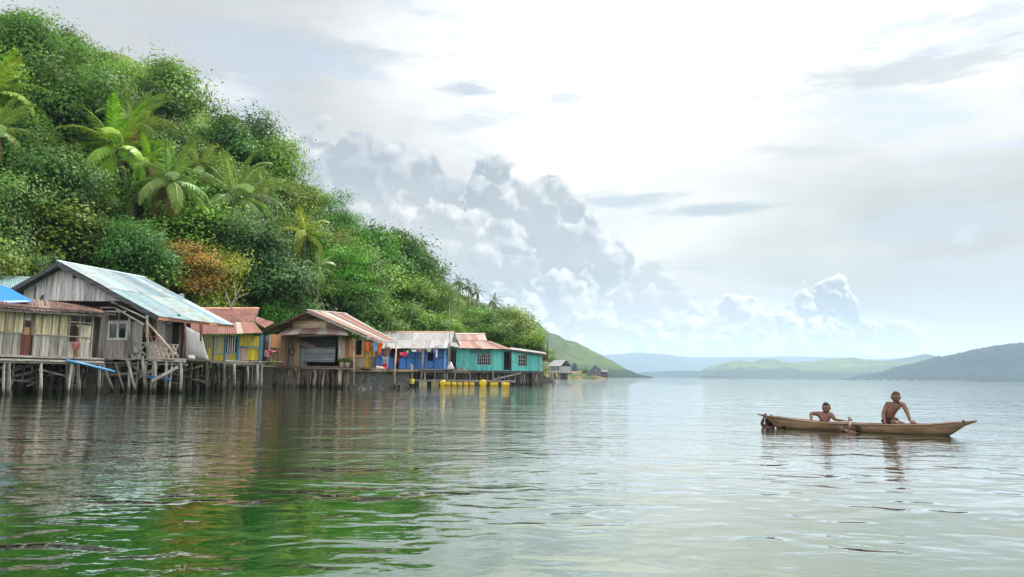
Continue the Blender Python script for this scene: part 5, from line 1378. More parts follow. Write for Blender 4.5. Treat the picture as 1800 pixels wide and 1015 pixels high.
def person(label, base, body, head, hair_col, skin_col, clothes=(), group=None, eyes=True):
    root = thing('person', label, 'person', base, group)
    mb = body
    if head:
        c, fwd, up, h = head
        merge(mb, head_mb(c, fwd, up, h))
    part('body', mb, 'skin', root, skin_col, True)
    if head:
        part('hair', head_mb(c, fwd, up, h, True, 1.055), 'hair', root, hair_col, True)
        if eyes:
            r, f, u = basis(fwd, up)
            for s_ in (1, -1):
                part('eye', MB().ball(Vector(c) + (r * s_ * .135 + f * .385 + u * -.005) * h, .045 * h, 8, 6, (1.35, .7, .8)), 'plastic', root, (.02, .014, .012), True)
    if head and eyes:
        part('mouth', MB().ball(Vector(c) + (f * .365 - u * .27) * h, .05 * h, 8, 6, (1.7, .8, .55)), 'skin', root, (.07, .022, .02), True)
        for s_ in (1, -1): part('eyebrow', MB().tube([Vector(c) + (r * s_ * .06 + f * .43 + u * .085) * h, Vector(c) + (r * s_ * .15 + f * .405 + u * .105) * h, Vector(c) + (r * s_ * .22 + f * .34 + u * .075) * h], .018 * h, 5), 'hair', root, hair_col, True)
    for nm, cm, m_, colr in clothes: part(nm, cm, m_, root, colr, True)
    return root
SK = (.175, .090, .062)
LOOK = Vector((-.1, -1, .02))

# ---------------------------------------------------------------- dugout canoe
TL, TR = at(1331, 727, 17.7), at(1718, 739.5, 15.4)
ax = Vector((TR.x - TL.x, TR.y - TL.y, 0)); CL = ax.length; ax.normalize(); an = Vector((-ax.y, ax.x, 0)); an = an if an.y > 0 else -an
C0 = Vector((TL.x, TL.y, 0))
ip = lambda t, tab: float(np.interp(t, [a for a, b in tab], [b for a, b in tab]))
BEAM = [(0, .014), (.04, .026), (.08, .06), (.12, .105), (.2, .16), (.35, .21), (.55, .23), (.75, .205), (.84, .155), (.90, .095), (.945, .045), (1, .017)]
GUN = [(0, .305), (.08, .255), (.2, .21), (.35, .168), (.6, .178), (.8, .208), (.92, .278), (1, .325)]
KEEL = [(0, .288), (.04, .235), (.07, .13), (.096, .0), (.14, -.08), (.3, -.11), (.7, -.11), (.84, -.07), (.885, .0), (.915, .09), (.95, .205), (1, .302)]
def canoe_pt(t, a, inner=0.0):
    """a from -1 (near gunwale) over 0 (keel) to 1 (far gunwale)"""
    g, k, b = ip(t, GUN), ip(t, KEEL), ip(t, BEAM)
    th = min(.026, b * .45, (g - k) * .4) * inner
    b2, k2 = b - th, k + th * 1.6
    y = b2 * math.copysign(abs(math.sin(a * math.pi / 2)) ** .75, a); z = g + (k2 - g) * max(0, math.cos(a * math.pi / 2)) ** .8
    rough = .006 * mnoise.noise(Vector((t * 16, a * 2.5, 4))) * (1 - inner)
    return C0 + ax * (CL * t) + an * (y + rough * (1 if a > 0 else -1)) + Vector((0, 0, z + .004 * mnoise.noise(Vector((t * 11, 2, a)))))
canoe = thing('dugout_canoe', 'long brown dugout canoe with pointed ends carrying bare chested boys', 'canoe', C0 + ax * CL * .5)
ts = list(np.linspace(0, .14, 12)) + list(np.linspace(.17, .83, 24)) + list(np.linspace(.85, 1, 13)); na = 13
mb = MB()
for t_ in ts:
    for i in range(na): mb.v.append(canoe_pt(t_, -1 + 2 * i / (na - 1)))
    for i in range(na - 1, -1, -1): mb.v.append(canoe_pt(t_, -1 + 2 * i / (na - 1), 1.0))
n2 = 2 * na
for j in range(len(ts) - 1):
    for i in range(n2):
        i2 = (i + 1) % n2; mb.f.append((j * n2 + i, (j + 1) * n2 + i, (j + 1) * n2 + i2, j * n2 + i2))
mb.f.append(tuple(range(n2))); mb.f.append(tuple(range((len(ts) - 1) * n2 + n2 - 1, (len(ts) - 1) * n2 - 1, -1)))
m, t, b = mat('adzed_wood', 0.7, 0, 0.25); co = objco(t)
rot = t.mapping(co, (1, 1, 1), rot=(0, 0, -math.atan2(ax.y, ax.x)))
g = t.noise(t.mapping(rot, (1.2, 9, 16)), 1.0, 6.0, 0.65, 0.5, '3D'); g2 = t.noise(t.mapping(rot, (3.2, 5, 7)), 1.0, 5.0, 0.6, 0.3, '3D')
wd = t.mix(t.ss(g, .3, .7), (.085, .050, .030, 1), (.215, .138, .082, 1))
wd = t.mix(t.ss(g2, .56, .70, 0, .75), wd, (.055, .035, .022, 1))
wd = t.mix(t.ss(t.noise(t.mapping(rot, (2, 2, 2)), 1.0, 3.0, .5, 0, '3D'), .52, .7, 0, .35), wd, (.20, .145, .095, 1))
sp = t.n('ShaderNodeSeparateXYZ'); t.put(sp.inputs[0], co)
t.put(b.inputs['Base Color'], t.mix(t.ss(t.add(sp.outputs[2], t.mul(t.sub(g2, .5), .05)), .015, .06, .65, 0.0), wd, (.035, .036, .022, 1)))
bump(t, b, t.add(g, g2), .012); M['canoe'] = m
part('hull', mb, 'canoe', canoe, None, True)
for a in (-1, 1):
    part('gunwale', MB().tube([canoe_pt(t_, a * .995) + Vector((0, 0, .004)) for t_ in ts[5:-6]], .013, 6), 'beam', canoe, (.26, .17, .105) if a < 0 else (.19, .10, .07), True)
for t_, s_ in ((.115, 1), (.945, 1.1)):
    q = canoe_pt(t_, -.98); q2 = canoe_pt(t_, .98)
    part('cross_peg', MB().tube([q + Vector((0, 0, .012)) - an * .02, q2 + Vector((0, 0, .018)) + an * .02], .024 * s_, 7), 'pole', canoe, (.17, .115, .075), True)
part('knot_hole', MB().ball(canoe_pt(.145, -.62), .045, 8, 6, (1.5, .5, .6)), 'dark', canoe, (.02, .013, .01), True)

def CP(px, py, dy=0.0):       # a point beside the canoe's middle line, dy metres farther
    t_ = (px - 1331) / 387.0
    return at(px, py, (C0 + ax * CL * t_).y + dy)
# kneeling boy, both hands on the near gunwale
P_ = dict(pel=(1561, 737, .06), bel=(1565, 728, .02), che=(1571, 716, -.04), nek=(1574, 708, -.06), hd=(1575, 703, -.07),
          rs=(1560, 710, .0), re=(1552, 729, -.10), rw=(1556, 745, -.21), ls=(1587, 709, -.04), le=(1595, 726, -.12), lw=(1600, 741, -.17),
          rh=(1557, 740, .04), rk=(1581, 746, -.12), ra=(1552, 750, .02), lh=(1566, 740, .12), lk=(1592, 747, .03), la=(1560, 750, .2))
J = {k: CP(*v) for k, v in P_.items()}
def body(J, rad_, order, edges): return skin([(J[k], rad_[k]) for k in order], [(order.index(a), order.index(b_)) for a, b_ in edges])
RK = dict(pel=(.115, .095), bel=(.108, .088), che=(.135, .095), nek=.052, hd=.046, rs=.064, re=.041, rw=.027, ls=.064, le=.041, lw=.027, rh=.092, rk=.062, ra=.036, lh=.092, lk=.062, la=.036)
OR = ['pel', 'bel', 'che', 'nek', 'hd', 'rs', 're', 'rw', 'ls', 'le', 'lw', 'rh', 'rk', 'ra', 'lh', 'lk', 'la']
ED = [('pel', 'bel'), ('bel', 'che'), ('che', 'nek'), ('nek', 'hd'), ('che', 'rs'), ('rs', 're'), ('re', 'rw'), ('che', 'ls'), ('ls', 'le'), ('le', 'lw'), ('pel', 'rh'), ('rh', 'rk'), ('rk', 'ra'), ('pel', 'lh'), ('lh', 'lk'), ('lk', 'la')]
bm_ = body(J, RK, OR, ED)
merge(bm_, hand_mb(J['rw'], Vector((.35, -.25, -.75)), (-.2, 1, .1), 1.0, .8, 1)); merge(bm_, hand_mb(J['lw'], Vector((.75, -.35, -.35)), (.1, .9, -.5), 1.0, .9, -1))
shorts = skin([(J['pel'], .125), (J['rh'], .106), (J['rh'].lerp(J['rk'], .62), .084), (J['lh'], .106), (J['lh'].lerp(J['lk'], .62), .084), (J['pel'].lerp(J['bel'], .4), .118)], [(0, 1), (1, 2), (0, 3), (3, 4), (0, 5)])
person('boy kneeling upright in the canoe with both hands on its side', J['pel'], bm_, (CP(1575, 699, -.08), Vector((-.05, -1, -.12)), (0, 0, 1), .245), (.060, .038, .020), SK,
       [('shorts', shorts, 'cloth', (.045, .03, .03))], 'boys with the canoe')
# boy sitting low in the canoe, right arm hooked over the side
P_ = dict(pel=(1449, 749, .03), bel=(1449, 741, .03), che=(1450, 732, .03), nek=(1450, 725, .02), hd=(1451, 721, .01), rs=(1439, 727, .03), re=(1425, 727, -.02), rw=(1426.5, 739, -.16), ls=(1461, 729, .02), le=(1468, 738, .0), lw=(1482, 739.5, .03))
J = {k: CP(*v) for k, v in P_.items()}
bm_ = body(J, RK, OR[:11], ED[:10])
merge(bm_, hand_mb(J['rw'], Vector((.15, -.2, -.9)), (0, 1, 0), 1.0, .9, 1)); merge(bm_, hand_mb(J['lw'], Vector((1, -.1, -.05)), (0, .1, -1), 1.0, .5, -1))
person('boy sitting low in the canoe looking aside, elbow out over the edge', J['pel'], bm_, (CP(1452.5, 717.5, .0), Vector((-.75, -.8, -.12)), (-.12, 0, 1), .235), (.022, .016, .014), (.17, .083, .058), [], 'boys with the canoe')
# boy in the water clinging to the near side
W0 = lambda px, py, dy=0.0: CP(px, py, dy)
J = dict(pel=CP(1500, 775, -.35), che=CP(1500, 763, -.36), nek=CP(1501, 757, -.38), hd=CP(1502, 754, -.39), rs=CP(1491, 760, -.40), re=CP(1494, 750, -.46), rw=CP(1494.5, 741, -.30), ls=CP(1508, 762, -.36), le=CP(1492, 760, -.50), lw=CP(1483, 756, -.44))
order = list(J); rr = dict(pel=.11, che=.125, nek=.052, hd=.046, rs=.062, re=.042, rw=.030, ls=.060, le=.040, lw=.029)
bm_ = body(J, rr, order, [('pel', 'che'), ('che', 'nek'), ('nek', 'hd'), ('che', 'rs'), ('rs', 're'), ('re', 'rw'), ('che', 'ls'), ('ls', 'le'), ('le', 'lw')])
merge(bm_, hand_mb(J['rw'], Vector((.1, .55, .9)), (0, 1, -.2), 1.0, .9, 1)); merge(bm_, hand_mb(J['lw'], Vector((-.6, .5, .4)), (0, 1, 0), .95, .6, -1))
person('boy in the water reaching one hand up to the canoe side', J['pel'], bm_, (CP(1504, 754.5, -.38), Vector((-.5, .6, .35)), (.3, -.3, 1), .20), (.03, .022, .018), (.125, .066, .05), [], 'boys with the canoe', False)
# boy hanging under the pointed end
J = dict(pel=CP(1352, 768, .1), che=CP(1352, 753, .1), nek=CP(1351, 747, .08), hd=CP(1351, 744, .07), rs=CP(1345, 750, .08), re=CP(1338.5, 746, .03), rw=CP(1343, 735, .0), ls=CP(1358, 751, .1), le=CP(1361, 744, .12), lw=CP(1359, 737, .08))
bm_ = body(J, rr, order, [('pel', 'che'), ('che', 'nek'), ('nek', 'hd'), ('che', 'rs'), ('rs', 're'), ('re', 'rw'), ('che', 'ls'), ('ls', 'le'), ('le', 'lw')])
merge(bm_, hand_mb(J['rw'], Vector((.3, .1, .9)), (.7, .5, 0), .95, .9, 1)); merge(bm_, hand_mb(J['lw'], Vector((-.2, .1, .9)), (-.5, .3, .1), .95, .9, -1))
person('boy in the water hanging under the raised left end of the canoe', J['pel'], bm_, (CP(1351, 742, .06), Vector((-.3, 1, .1)), (0, 0, 1), .22), (.022, .016, .014), (.07, .038, .03), [], 'boys with the canoe', False)

# ---------------------------------------------------------------- people at the houses
def simple(label, base, h, pose, skin_col, hair_col, clothes, fwd, group=None):
    """pose: joints in metres from the feet (x right of picture, y away, z up)"""
    B_ = Vector(base); J = {k: B_ + Vector(v) for k, v in pose.items()}
    order = [k for k in ('pel', 'bel', 'che', 'nek', 'hd', 'rs', 're', 'rw', 'ls', 'le', 'lw', 'rh', 'rk', 'ra', 'rt', 'lh', 'lk', 'la', 'lt') if k in J]
    f_ = h / 1.7
    rr = dict(pel=.17, bel=.155, che=.19, nek=.075, hd=.065, rs=.09, re=.062, rw=.042, ls=.09, le=.062, lw=.042, rh=.12, rk=.085, ra=.055, rt=.045, lh=.12, lk=.085, la=.055, lt=.045)
    ed = [e for e in ED + [('ra', 'rt'), ('la', 'lt')] if e[0] in J and e[1] in J]
    bm_ = body(J, {k: v * f_ for k, v in rr.items()}, order, ed)
    merge(bm_, hand_mb(J['rw'], J['rw'] - J['re'], (0, 1, 0), f_, .6, 1)); merge(bm_, hand_mb(J['lw'], J['lw'] - J['le'], (0, 1, 0), f_, .6, -1))
    cl = []
    for nm, joints, extra, colr in clothes:
        idx = [k for k in joints if k in J]
        e2 = [(idx.index(a), idx.index(c)) for a, c in ED if a in idx and c in idx]
        cl.append((nm, skin([(J[k], (rr[k] + extra) * f_) for k in idx], e2), 'cloth', colr))
    return person(label, base, bm_, (J['hd'] + (J['hd'] - J['nek']).normalized() * .09 * f_, fwd, (0, 0, 1), .23 * f_ + .02), hair_col, skin_col, cl, group, False)
# man on the landing, arms raised to the eave
q = Lf.P(Lf.U(687), .5, lz)
simple('shirtless man in pale blue trousers reaching up beside a pole on the landing', q, 1.7,
       dict(pel=(0, 0, .92), bel=(.01, 0, 1.08), che=(.03, 0, 1.30), nek=(.08, 0, 1.48), hd=(.10, 0, 1.55), rs=(-.13, 0, 1.40), re=(-.05, -.05, 1.68), rw=(.02, -.05, 1.92), ls=(.20, 0, 1.42), le=(.40, -.05, 1.55), lw=(.28, -.08, 1.72), rh=(-.10, 0, .86), rk=(-.11, -.02, .48), ra=(-.11, 0, .08), rt=(-.12, -.14, .035), lh=(.10, 0, .86), lk=(.11, -.02, .48), la=(.12, 0, .08), lt=(.13, -.14, .035)),
       (.17, .085, .055), (.015, .012, .01), [('trousers', ['pel', 'rh', 'rk', 'ra', 'lh', 'lk', 'la'], .022, (.34, .40, .48))], Vector((.8, -.6, .3)))
# woman bending over a basin
q = Hf.P(Hf.U(473, -.2), -.2, Hf.Z(473, 638.5, -.2))
simple('woman in a pink shirt bending over a yellow basin', q, 1.55,
       dict(pel=(-.10, 0, .72), bel=(.02, -.02, .80), che=(.26, -.05, .84), nek=(.46, -.08, .76), hd=(.53, -.09, .72), rs=(.30, -.20, .78), re=(.34, -.22, .50), rw=(.38, -.16, .26), ls=(.32, .12, .80), le=(.40, .10, .52), lw=(.44, .02, .28), rh=(-.10, -.10, .68), rk=(-.05, -.12, .38), ra=(-.08, -.10, .07), rt=(.04, -.14, .035), lh=(-.10, .10, .68), lk=(-.03, .10, .38), la=(-.06, .10, .07), lt=(.06, .10, .035)),
       (.15, .08, .055), (.012, .010, .01), [('shirt', ['bel', 'che', 'rs', 'ls', 'pel'], .05, (.62, .07, .14)), ('skirt', ['pel', 'rh', 'rk', 'lh', 'lk'], .04, (.48, .30, .33))], Vector((.6, -.5, -.5)))
# child at the doorway of the cream house
q = F.P(F.U(124), -.32, F.Z(124, 628, -.32))
simple('small child in a pink top and patterned trousers at the cream house window', q, .95,
       dict(pel=(0, 0, .44), bel=(0, 0, .54), che=(0, 0, .66), nek=(0, 0, .76), hd=(0, 0, .80), rs=(-.11, 0, .71), re=(-.14, -.02, .56), rw=(-.12, -.05, .44), ls=(.11, 0, .71), le=(.14, -.02, .57), lw=(.10, -.06, .46), rh=(-.06, 0, .41), rk=(-.06, -.01, .23), ra=(-.06, 0, .04), rt=(-.06, -.07, .02), lh=(.06, 0, .41), lk=(.06, -.01, .23), la=(.06, 0, .04), lt=(.07, -.07, .02)),
       (.16, .085, .06), (.10, .09, .09), [('shirt', ['pel', 'bel', 'che', 'rs', 'ls'], .03, (.62, .16, .20)), ('trousers', ['pel', 'rh', 'rk', 'lh', 'lk', 'la', 'ra'], .03, (.30, .17, .10))], Vector((.2, -1, 0)))
# swimmers below the landing
def swimmer(label, px, py, Y, arm, hairc=(.012, .010, .009)):
    c = at(px, py, Y); c.z = .10
    J = dict(pel=c + Vector((0, .1, -.75)), che=c + Vector((0, .05, -.32)), nek=c + Vector((0, .02, -.16)), hd=c + Vector((0, 0, -.10)), rs=c + Vector((-.14, .03, -.24)), re=c + Vector(arm[0]), rw=c + Vector(arm[1]), ls=c + Vector((.14, .03, -.24)), le=c + Vector((.24, -.05, -.35)), lw=c + Vector((.30, -.2, -.3)))
    r2 = {k: v * 1.35 for k, v in rr.items()}
    bm_ = body(J, r2, list(J), [('pel', 'che'), ('che', 'nek'), ('nek', 'hd'), ('che', 'rs'), ('rs', 're'), ('re', 'rw'), ('che', 'ls'), ('ls', 'le'), ('le', 'lw')])
    merge(bm_, hand_mb(J['rw'], J['rw'] - J['re'], (-.5, .5, 0), 1.2, .8, 1))
    person(label, c, bm_, (c + Vector((0, 0, .02)), Vector((-.5, .8, 0)), (0, 0, 1), .25), hairc, (.10, .055, .04), [], 'swimmers below the landing', False)
sw = Lf.P(Lf.U(701), -1.0, 0)
swimmer('swimmer holding the pole below the landing', 701.5, 681.5, sw.y, ((-.26, .1, .16), (-.34, .2, .5)))
swimmer('dark haired swimmer farthest right of the landing corner', 730, 681.5, sw.y + 1.2, ((-.25, 0, -.2), (-.3, -.2, -.12)))
swimmer('swimmer with arms splashing right under the yellow can', 722.5, 681.8, sw.y + 1.0, ((-.2, -.15, .02), (-.32, -.3, .05)))

# ================================================================== things about the houses
def lathe(prof, c, n=12):
    mb = MB(); c = Vector(c); k = len(prof)
    for r_, z in prof:
        for j in range(n): mb.v.append(c + Vector((r_ * math.cos(2 * math.pi * j / n), r_ * math.sin(2 * math.pi * j / n), z)))
    for i in range(k - 1):
        for j in range(n):
            j2 = (j + 1) % n; mb.f.append((i * n + j, i * n + j2, (i + 1) * n + j2, (i + 1) * n + j))
    mb.f.append(tuple(range(n - 1, -1, -1)))
    return mb
def bucket(label, c, r, h, colr, cat='bucket', name='bucket', group=None):
    o = single(name, lathe([(r * .75, 0), (r * .8, .02), (r, h), (r * 1.06, h), (r * 1.06, h - .02), (r * .94, h - .01), (r * .72, .03), (.01, .03)], c), 'plastic', colr, label, cat, group, True)
    return o
def garment(label, c, w, h, colr, e=None, name='shirt', sleeves=True, cat='clothing', group='washing hung out to dry'):
    """a shirt or cloth hung by its upper edge, with folds"""
    e = (e or Vector((1, 0, 0))).normalized(); n = Vector((-e.y, e.x, 0)); c = Vector(c); mb = MB()
    nx, ny = 7, 6
    for side in (0, 1):
        for j in range(ny):
            for i in range(nx):
                s_, t_ = i / (nx - 1) - .5, j / (ny - 1)
                x = s_ * w * (1 - .18 * t_ if not sleeves else (1.0 if t_ < .3 else .62))
                fold = .05 * math.sin(s_ * 9 + t_ * 3 + c.x) * (.3 + t_) + .03 * mnoise.noise(c + Vector((s_ * 4, t_ * 4, 0)))
                mb.v.append(c + e * x + n * (fold + side * .03) - Vector((0, 0, h * t_ + .04 * abs(s_) * w + .05 * h * math.sin(s_ * 7 + c.x * 3) * t_)))
    N_ = nx * ny
    for j in range(ny - 1):
        for i in range(nx - 1):
            q = j * nx + i; mb.f.append((q, q + 1, q + nx + 1, q + nx)); mb.f.append((N_ + q + nx, N_ + q + nx + 1, N_ + q + 1, N_ + q))
    edge = list(range(nx)) + [j * nx + nx - 1 for j in range(1, ny)] + [(ny - 1) * nx + i for i in range(nx - 2, -1, -1)] + [j * nx for j in range(ny - 2, 0, -1)]
    for a, b_ in zip(edge, edge[1:] + edge[:1]): mb.f.append((b_, a, a + N_, b_ + N_))
    return single(name, mb, 'cloth', colr, label, cat, group, True)

# grey sheet hung between the red posts
tarp('cloth_sheet', 'large pale grey cloth hung between posts beside the yellow house', 'cloth', (G.Pp(321.5, 630, 1.6), G.Pp(367, 634, 1.2), G.Pp(354, 588, 1.2), G.Pp(326.5, 574, 1.6)), (.48, .48, .47), .03, 'cloth', 9, .22)
for px, y0 in ((325.5, 563), (353.5, 567)):
    p0, p1 = G.Pp(px, 632, 1.9), G.Pp(px, y0, 1.9)
    single('red_post', MB().tube([p0, p1], .09, 6), 'paint', (.12, .03, .022), 'dark red post at the ' + ('left' if px < 340 else 'right') + ' top corner of the grey cloth', 'post', 'dark red posts holding the cloth')
tarp('white_bag', 'white sack lying under the grey cloth', 'sack', (G.Pp(331, 632, 1.0), G.Pp(344, 633, 1.0), G.Pp(343, 627.5, 1.2), G.Pp(333, 627.5, 1.2)), (.72, .72, .70), .12, 'cloth', 5, .06)
# chair and rack on the porch
ch = thing('rack', 'brown wooden rack leaning on the porch behind the lattice railing', 'rack', G.Pp(266, 628, .3))
for a, b_ in (((252.5, 567), (260, 600)), ((270, 562), (277, 600)), ((262, 580), (268, 602))): barp('upright', ch, G.Pp(*a, .35), G.Pp(*b_, .2), .06, .06, 'beam', (.34, .17, .09))
for a, b_ in (((253.5, 574), (273, 574)), ((256, 583), (275, 583)), ((258, 592), (276, 592))): barp('shelf', ch, G.Pp(*a, .33), G.Pp(*b_, .3), .3, .035, 'beam', (.30, .15, .08))
bucket('small green pot on the porch by the crossed rail', G.Pp(238, 627, -.2), .11, .2, (.03, .16, .11), 'pot', 'pot')
# blue pipe and boards slung under the decks
single('blue_pipe', MB().tube([F.Pp(117, 633.5, -.55), F.Pp(150, 641, -.55), F.Pp(201, 653.5, -.6)], .06, 7), 'plastic', (.10, .32, .62), 'bright blue pipe sloping down in front of the stilts', 'pipe', None, True)
single('blue_plank', MB().bar(G.Pp(256, 661.5, -.85), G.Pp(299, 667.5, -.85), .06, .10), 'paint', (.035, .17, .42), 'blue plank slung across the stilts under the porch', 'plank')
single('pale_plank', MB().bar(G.Pp(268, 670, -.95), G.Pp(312, 646, -.95), .08, .15), 'paint', (.50, .44, .40), 'pale plank with red ends sloping under the porch', 'plank')
single('green_bottle', lathe([(.05, 0), (.08, .05), (.08, .42), (.03, .52), (.03, .6)], G.Pp(266, 687, -.6)), 'plastic', (.12, .48, .14), 'green tube standing at the water below the porch', 'bottle', None, True)
# satellite dishes
def dish(label, c, r, d, colr):
    t_ = thing('satellite_dish', label, 'dish', c); x, f, u = basis(d, (0, 0, 1)); c = Vector(c); mb = MB(); n = 14
    for k in range(5):
        q = k / 4
        for j in range(n):
            a = 2 * math.pi * j / n; mb.v.append(c + (x * math.cos(a) + u * math.sin(a)) * r * q + f * (.22 * r * q * q))
    for k in range(4):
        for j in range(n): j2 = (j + 1) % n; mb.f.append((k * n + j, k * n + j2, (k + 1) * n + j2, (k + 1) * n + j))
    part('reflector', mb, 'metal', t_, colr, True)
    part('arm', MB().tube([c - u * r * .8 + f * .15 * r, c + f * r * .9 - u * .1 * r], .02, 5), 'metal', t_, (.1, .1, .1))
    part('mast', MB().tube([c - f * .05, c - f * .25 - Vector((0, 0, .4)), c - f * .25 - Vector((0, 0, r * 2.2))], .03, 6), 'metal', t_, (.12, .12, .12), True)
dish('black satellite dish on the rusty roof in front of the gable', F.Pp(75, 524, 1.4), .16, (-.5, -1, .35), (.022, .022, .025))
dish('grey satellite dish showing behind the eave of the pale blue roof', Hf.Pp(318, 524, 3.0), .32, (-.3, -1, .5), (.33, .35, .37))
# round the brown house
bucket('yellow basin at the feet of the bending woman', Hf.P(Hf.U(478, -.3), -.35, Hf.Z(478, 639, -.3)), .24, .22, (.62, .46, .03), 'basin', 'basin')
single('hanging_bag', MB().ball(Hf.Pp(470, 598, 1.0), .22, 10, 8, (.8, .5, 1.5)), 'cloth', (.20, .22, .26), 'grey bag hanging in the dark recess above the woman', 'bag', None, True)
for k, (px, lb) in enumerate(((602, 'white pot with a leafy plant, left one beside the shutter'), (611.5, 'white pot with a leafy plant, right one beside the shutter'))):
    c = K.P(K.U(px, -.5), -.5, K.Z(px, 646, -.5))
    pt = thing('potted_plant', lb, 'potted plant', c, 'potted plants on the ledge of the brown house')
    part('pot', lathe([(.13, 0), (.2, .3), (.22, .33), (.17, .33), (.02, .28)], c), 'plastic', pt, (.60, .58, .52), True)
    n_ = 90; q = unit(n_); q[:, 2] = abs(q[:, 2])
    me = leaves_mesh('foliage', q * .22 * nrg.uniform(.3, 1, (n_, 1)), q + nrg.normal(size=(n_, 3)) * .4, q * .3 + np.array([0, 0, 1]), nrg.uniform(.14, .28, n_), nrg.uniform(.03, .05, n_), nrg.uniform(.1, .9, n_))
    link('foliage', me, 'leaf', pt, (.10, .19, .04), (0, 0, .42))
KE = K.e
for px, py, w, h, c, lb, sl in ((646, 601.5, .45, .75, (.72, .14, .02), 'orange shirt hung under the striped eave, left one', True), (652, 602, .35, .55, (.28, .10, .06), 'dark red cloth hung between the orange shirts', False),
                                (660, 601, .75, .75, (.22, .36, .55), 'blue and white shirt hung under the striped eave', True), (667, 602.5, .6, .9, (.75, .13, .02), 'orange shirt hung under the striped eave, right one', True)):
    garment(lb, K.Pp(px, py, -.9), w, h, c, KE, 'shirt' if sl else 'cloth', sl)
single('clothes_pole', MB().tube([K.Pp(622, 597, -.9), K.Pp(700, 603.5, -.9)], .02, 5), 'pole', (.3, .25, .2), 'thin pole along the striped eave that carries the shirts', 'pole', None, True)
bucket('blue tub at the left end of the landing', Lf.P(Lf.U(643, .3), .2, lz), .26, .42, (.03, .09, .36), 'tub', 'tub')
bucket('red bucket left of the man on the landing', Lf.P(Lf.U(677, .3), .3, lz), .22, .42, (.72, .03, .07))
single('laundry_heap', MB().ball(Lf.P(Lf.U(658, .5), .5, lz + .05), .45, 12, 8, (1.9, .7, .42)), 'cloth', (.52, .44, .38), 'low heap of pale cloth on the landing', 'laundry', None, True)
# washing at the blue house
BE = B.e
single('clothes_line', MB().tube([B.Pp(700, 618, -1.0), B.Pp(745, 614, -1.0), B.Pp(790, 612, -1.0)], .012, 4), 'metal', (.2, .2, .2), 'washing line strung along the blue house front', 'line', None, True)
for px, py, w, h, c, lb, nm, sl in ((709.5, 620, .9, .52, (.72, .03, .12), 'crimson cloth hung on the blue wall', 'cloth', False), (716.3, 617, .3, .45, (.42, .58, .06), 'lime green cloth right of the crimson one', 'cloth', False), (704.5, 621, .25, .3, (.75, .75, .72), 'small white cloth left of the crimson one', 'cloth', False),
                                    (728, 615.5, .75, .30, (.62, .72, .72), 'pale towel on the line before the blue house', 'towel', False), (738, 614.5, .75, .42, (.35, .13, .20), 'plum coloured shirt next to the pale towel', 'shirt', True), (754, 614, .75, .42, (.38, .45, .30), 'sage green shirt above the dark window', 'shirt', True),
                                    (764.5, 613, .4, .75, (.20, .14, .32), 'violet cloth right of the dark window', 'cloth', False), (767.5, 616, .22, 1.05, (.75, .75, .78), 'long white cloth hanging on the blue wall', 'cloth', False), (770.5, 606.5, .9, .45, (.66, .64, .66), 'pale cloth thrown over the edge of the grey roof', 'cloth', False), (786, 613, .35, 1.0, (.05, .06, .10), 'dark jacket at the right corner of the blue house', 'jacket', True)):
    garment(lb, B.Pp(px, py - .6, -1.0), w * .85, h * .8, c, BE, nm, sl)
garment('dark red cloth on the doorpost of the blue house', B.Pp(699.5, 624, -.2), .35, .9, (.16, .025, .03), BE, 'cloth', False)
tarp('net_heap', 'heap of pale fishing net on the platform corner by the mast', 'net', (B.Pp(785, 651, -1.0), B.Pp(797, 651.5, -1.0), B.Pp(792, 639, -.6), B.Pp(787.5, 638, -.6)), (.55, .55, .56), .3, 'cloth', 7, .18)
for px, c, lb in ((805, (.62, .62, .60), 'white pot left on the platform before the turquoise wall'), (815.5, (.70, .68, .62), 'white pot right on the platform before the turquoise wall')):
    bucket(lb, T.P(T.U(px, -.8), -.8, T.Z(px, 651.5, -.8)), .26, .36, c, 'pot', 'pot', 'pots before the turquoise wall')
part('platform', T.box(MB(), T.U(796, -1.2), T.U(822, -1.2), -1.4, .0, T.Z(810, 654.5, -1.2), T.Z(810, 651.8, -1.2)), 'beam', hF, (.26, .24, .22))
bucket('blue bucket in the turquoise house doorway', T.P(T.U(893), .15, tz0(T.U(893))), .22, .35, (.05, .08, .30))
# mast
mp = B.Pp(791, 652, -1.1)
mast = thing('radio_mast', 'tall thin radio mast between the blue and the turquoise house', 'mast', mp)
part('pole', MB().tube([mp, B.Pp(790.5, 590, -1.1), B.Pp(790, 535, -1.1)], [.07, .035, .018], 6), 'metal', mast, (.22, .23, .24), True)
part('crossarm', MB().bar(B.Pp(784, 600, -1.1), B.Pp(794, 600.5, -1.1), .03, .04), 'metal', mast, (.2, .2, .2))
# mooring post in the water
p0, p1 = at(972.5, 678.5, 92.0), at(972.5, 664.5, 92.0); p0.z = -.6
single('mooring_post', MB().tube([p0, (p0 + p1) / 2 + Vector((.02, 0, 0)), p1], [.15, .13, .12], 8), 'pole', (.16, .155, .145), 'single wooden post standing in open water right of the turquoise house', 'post', None, True)

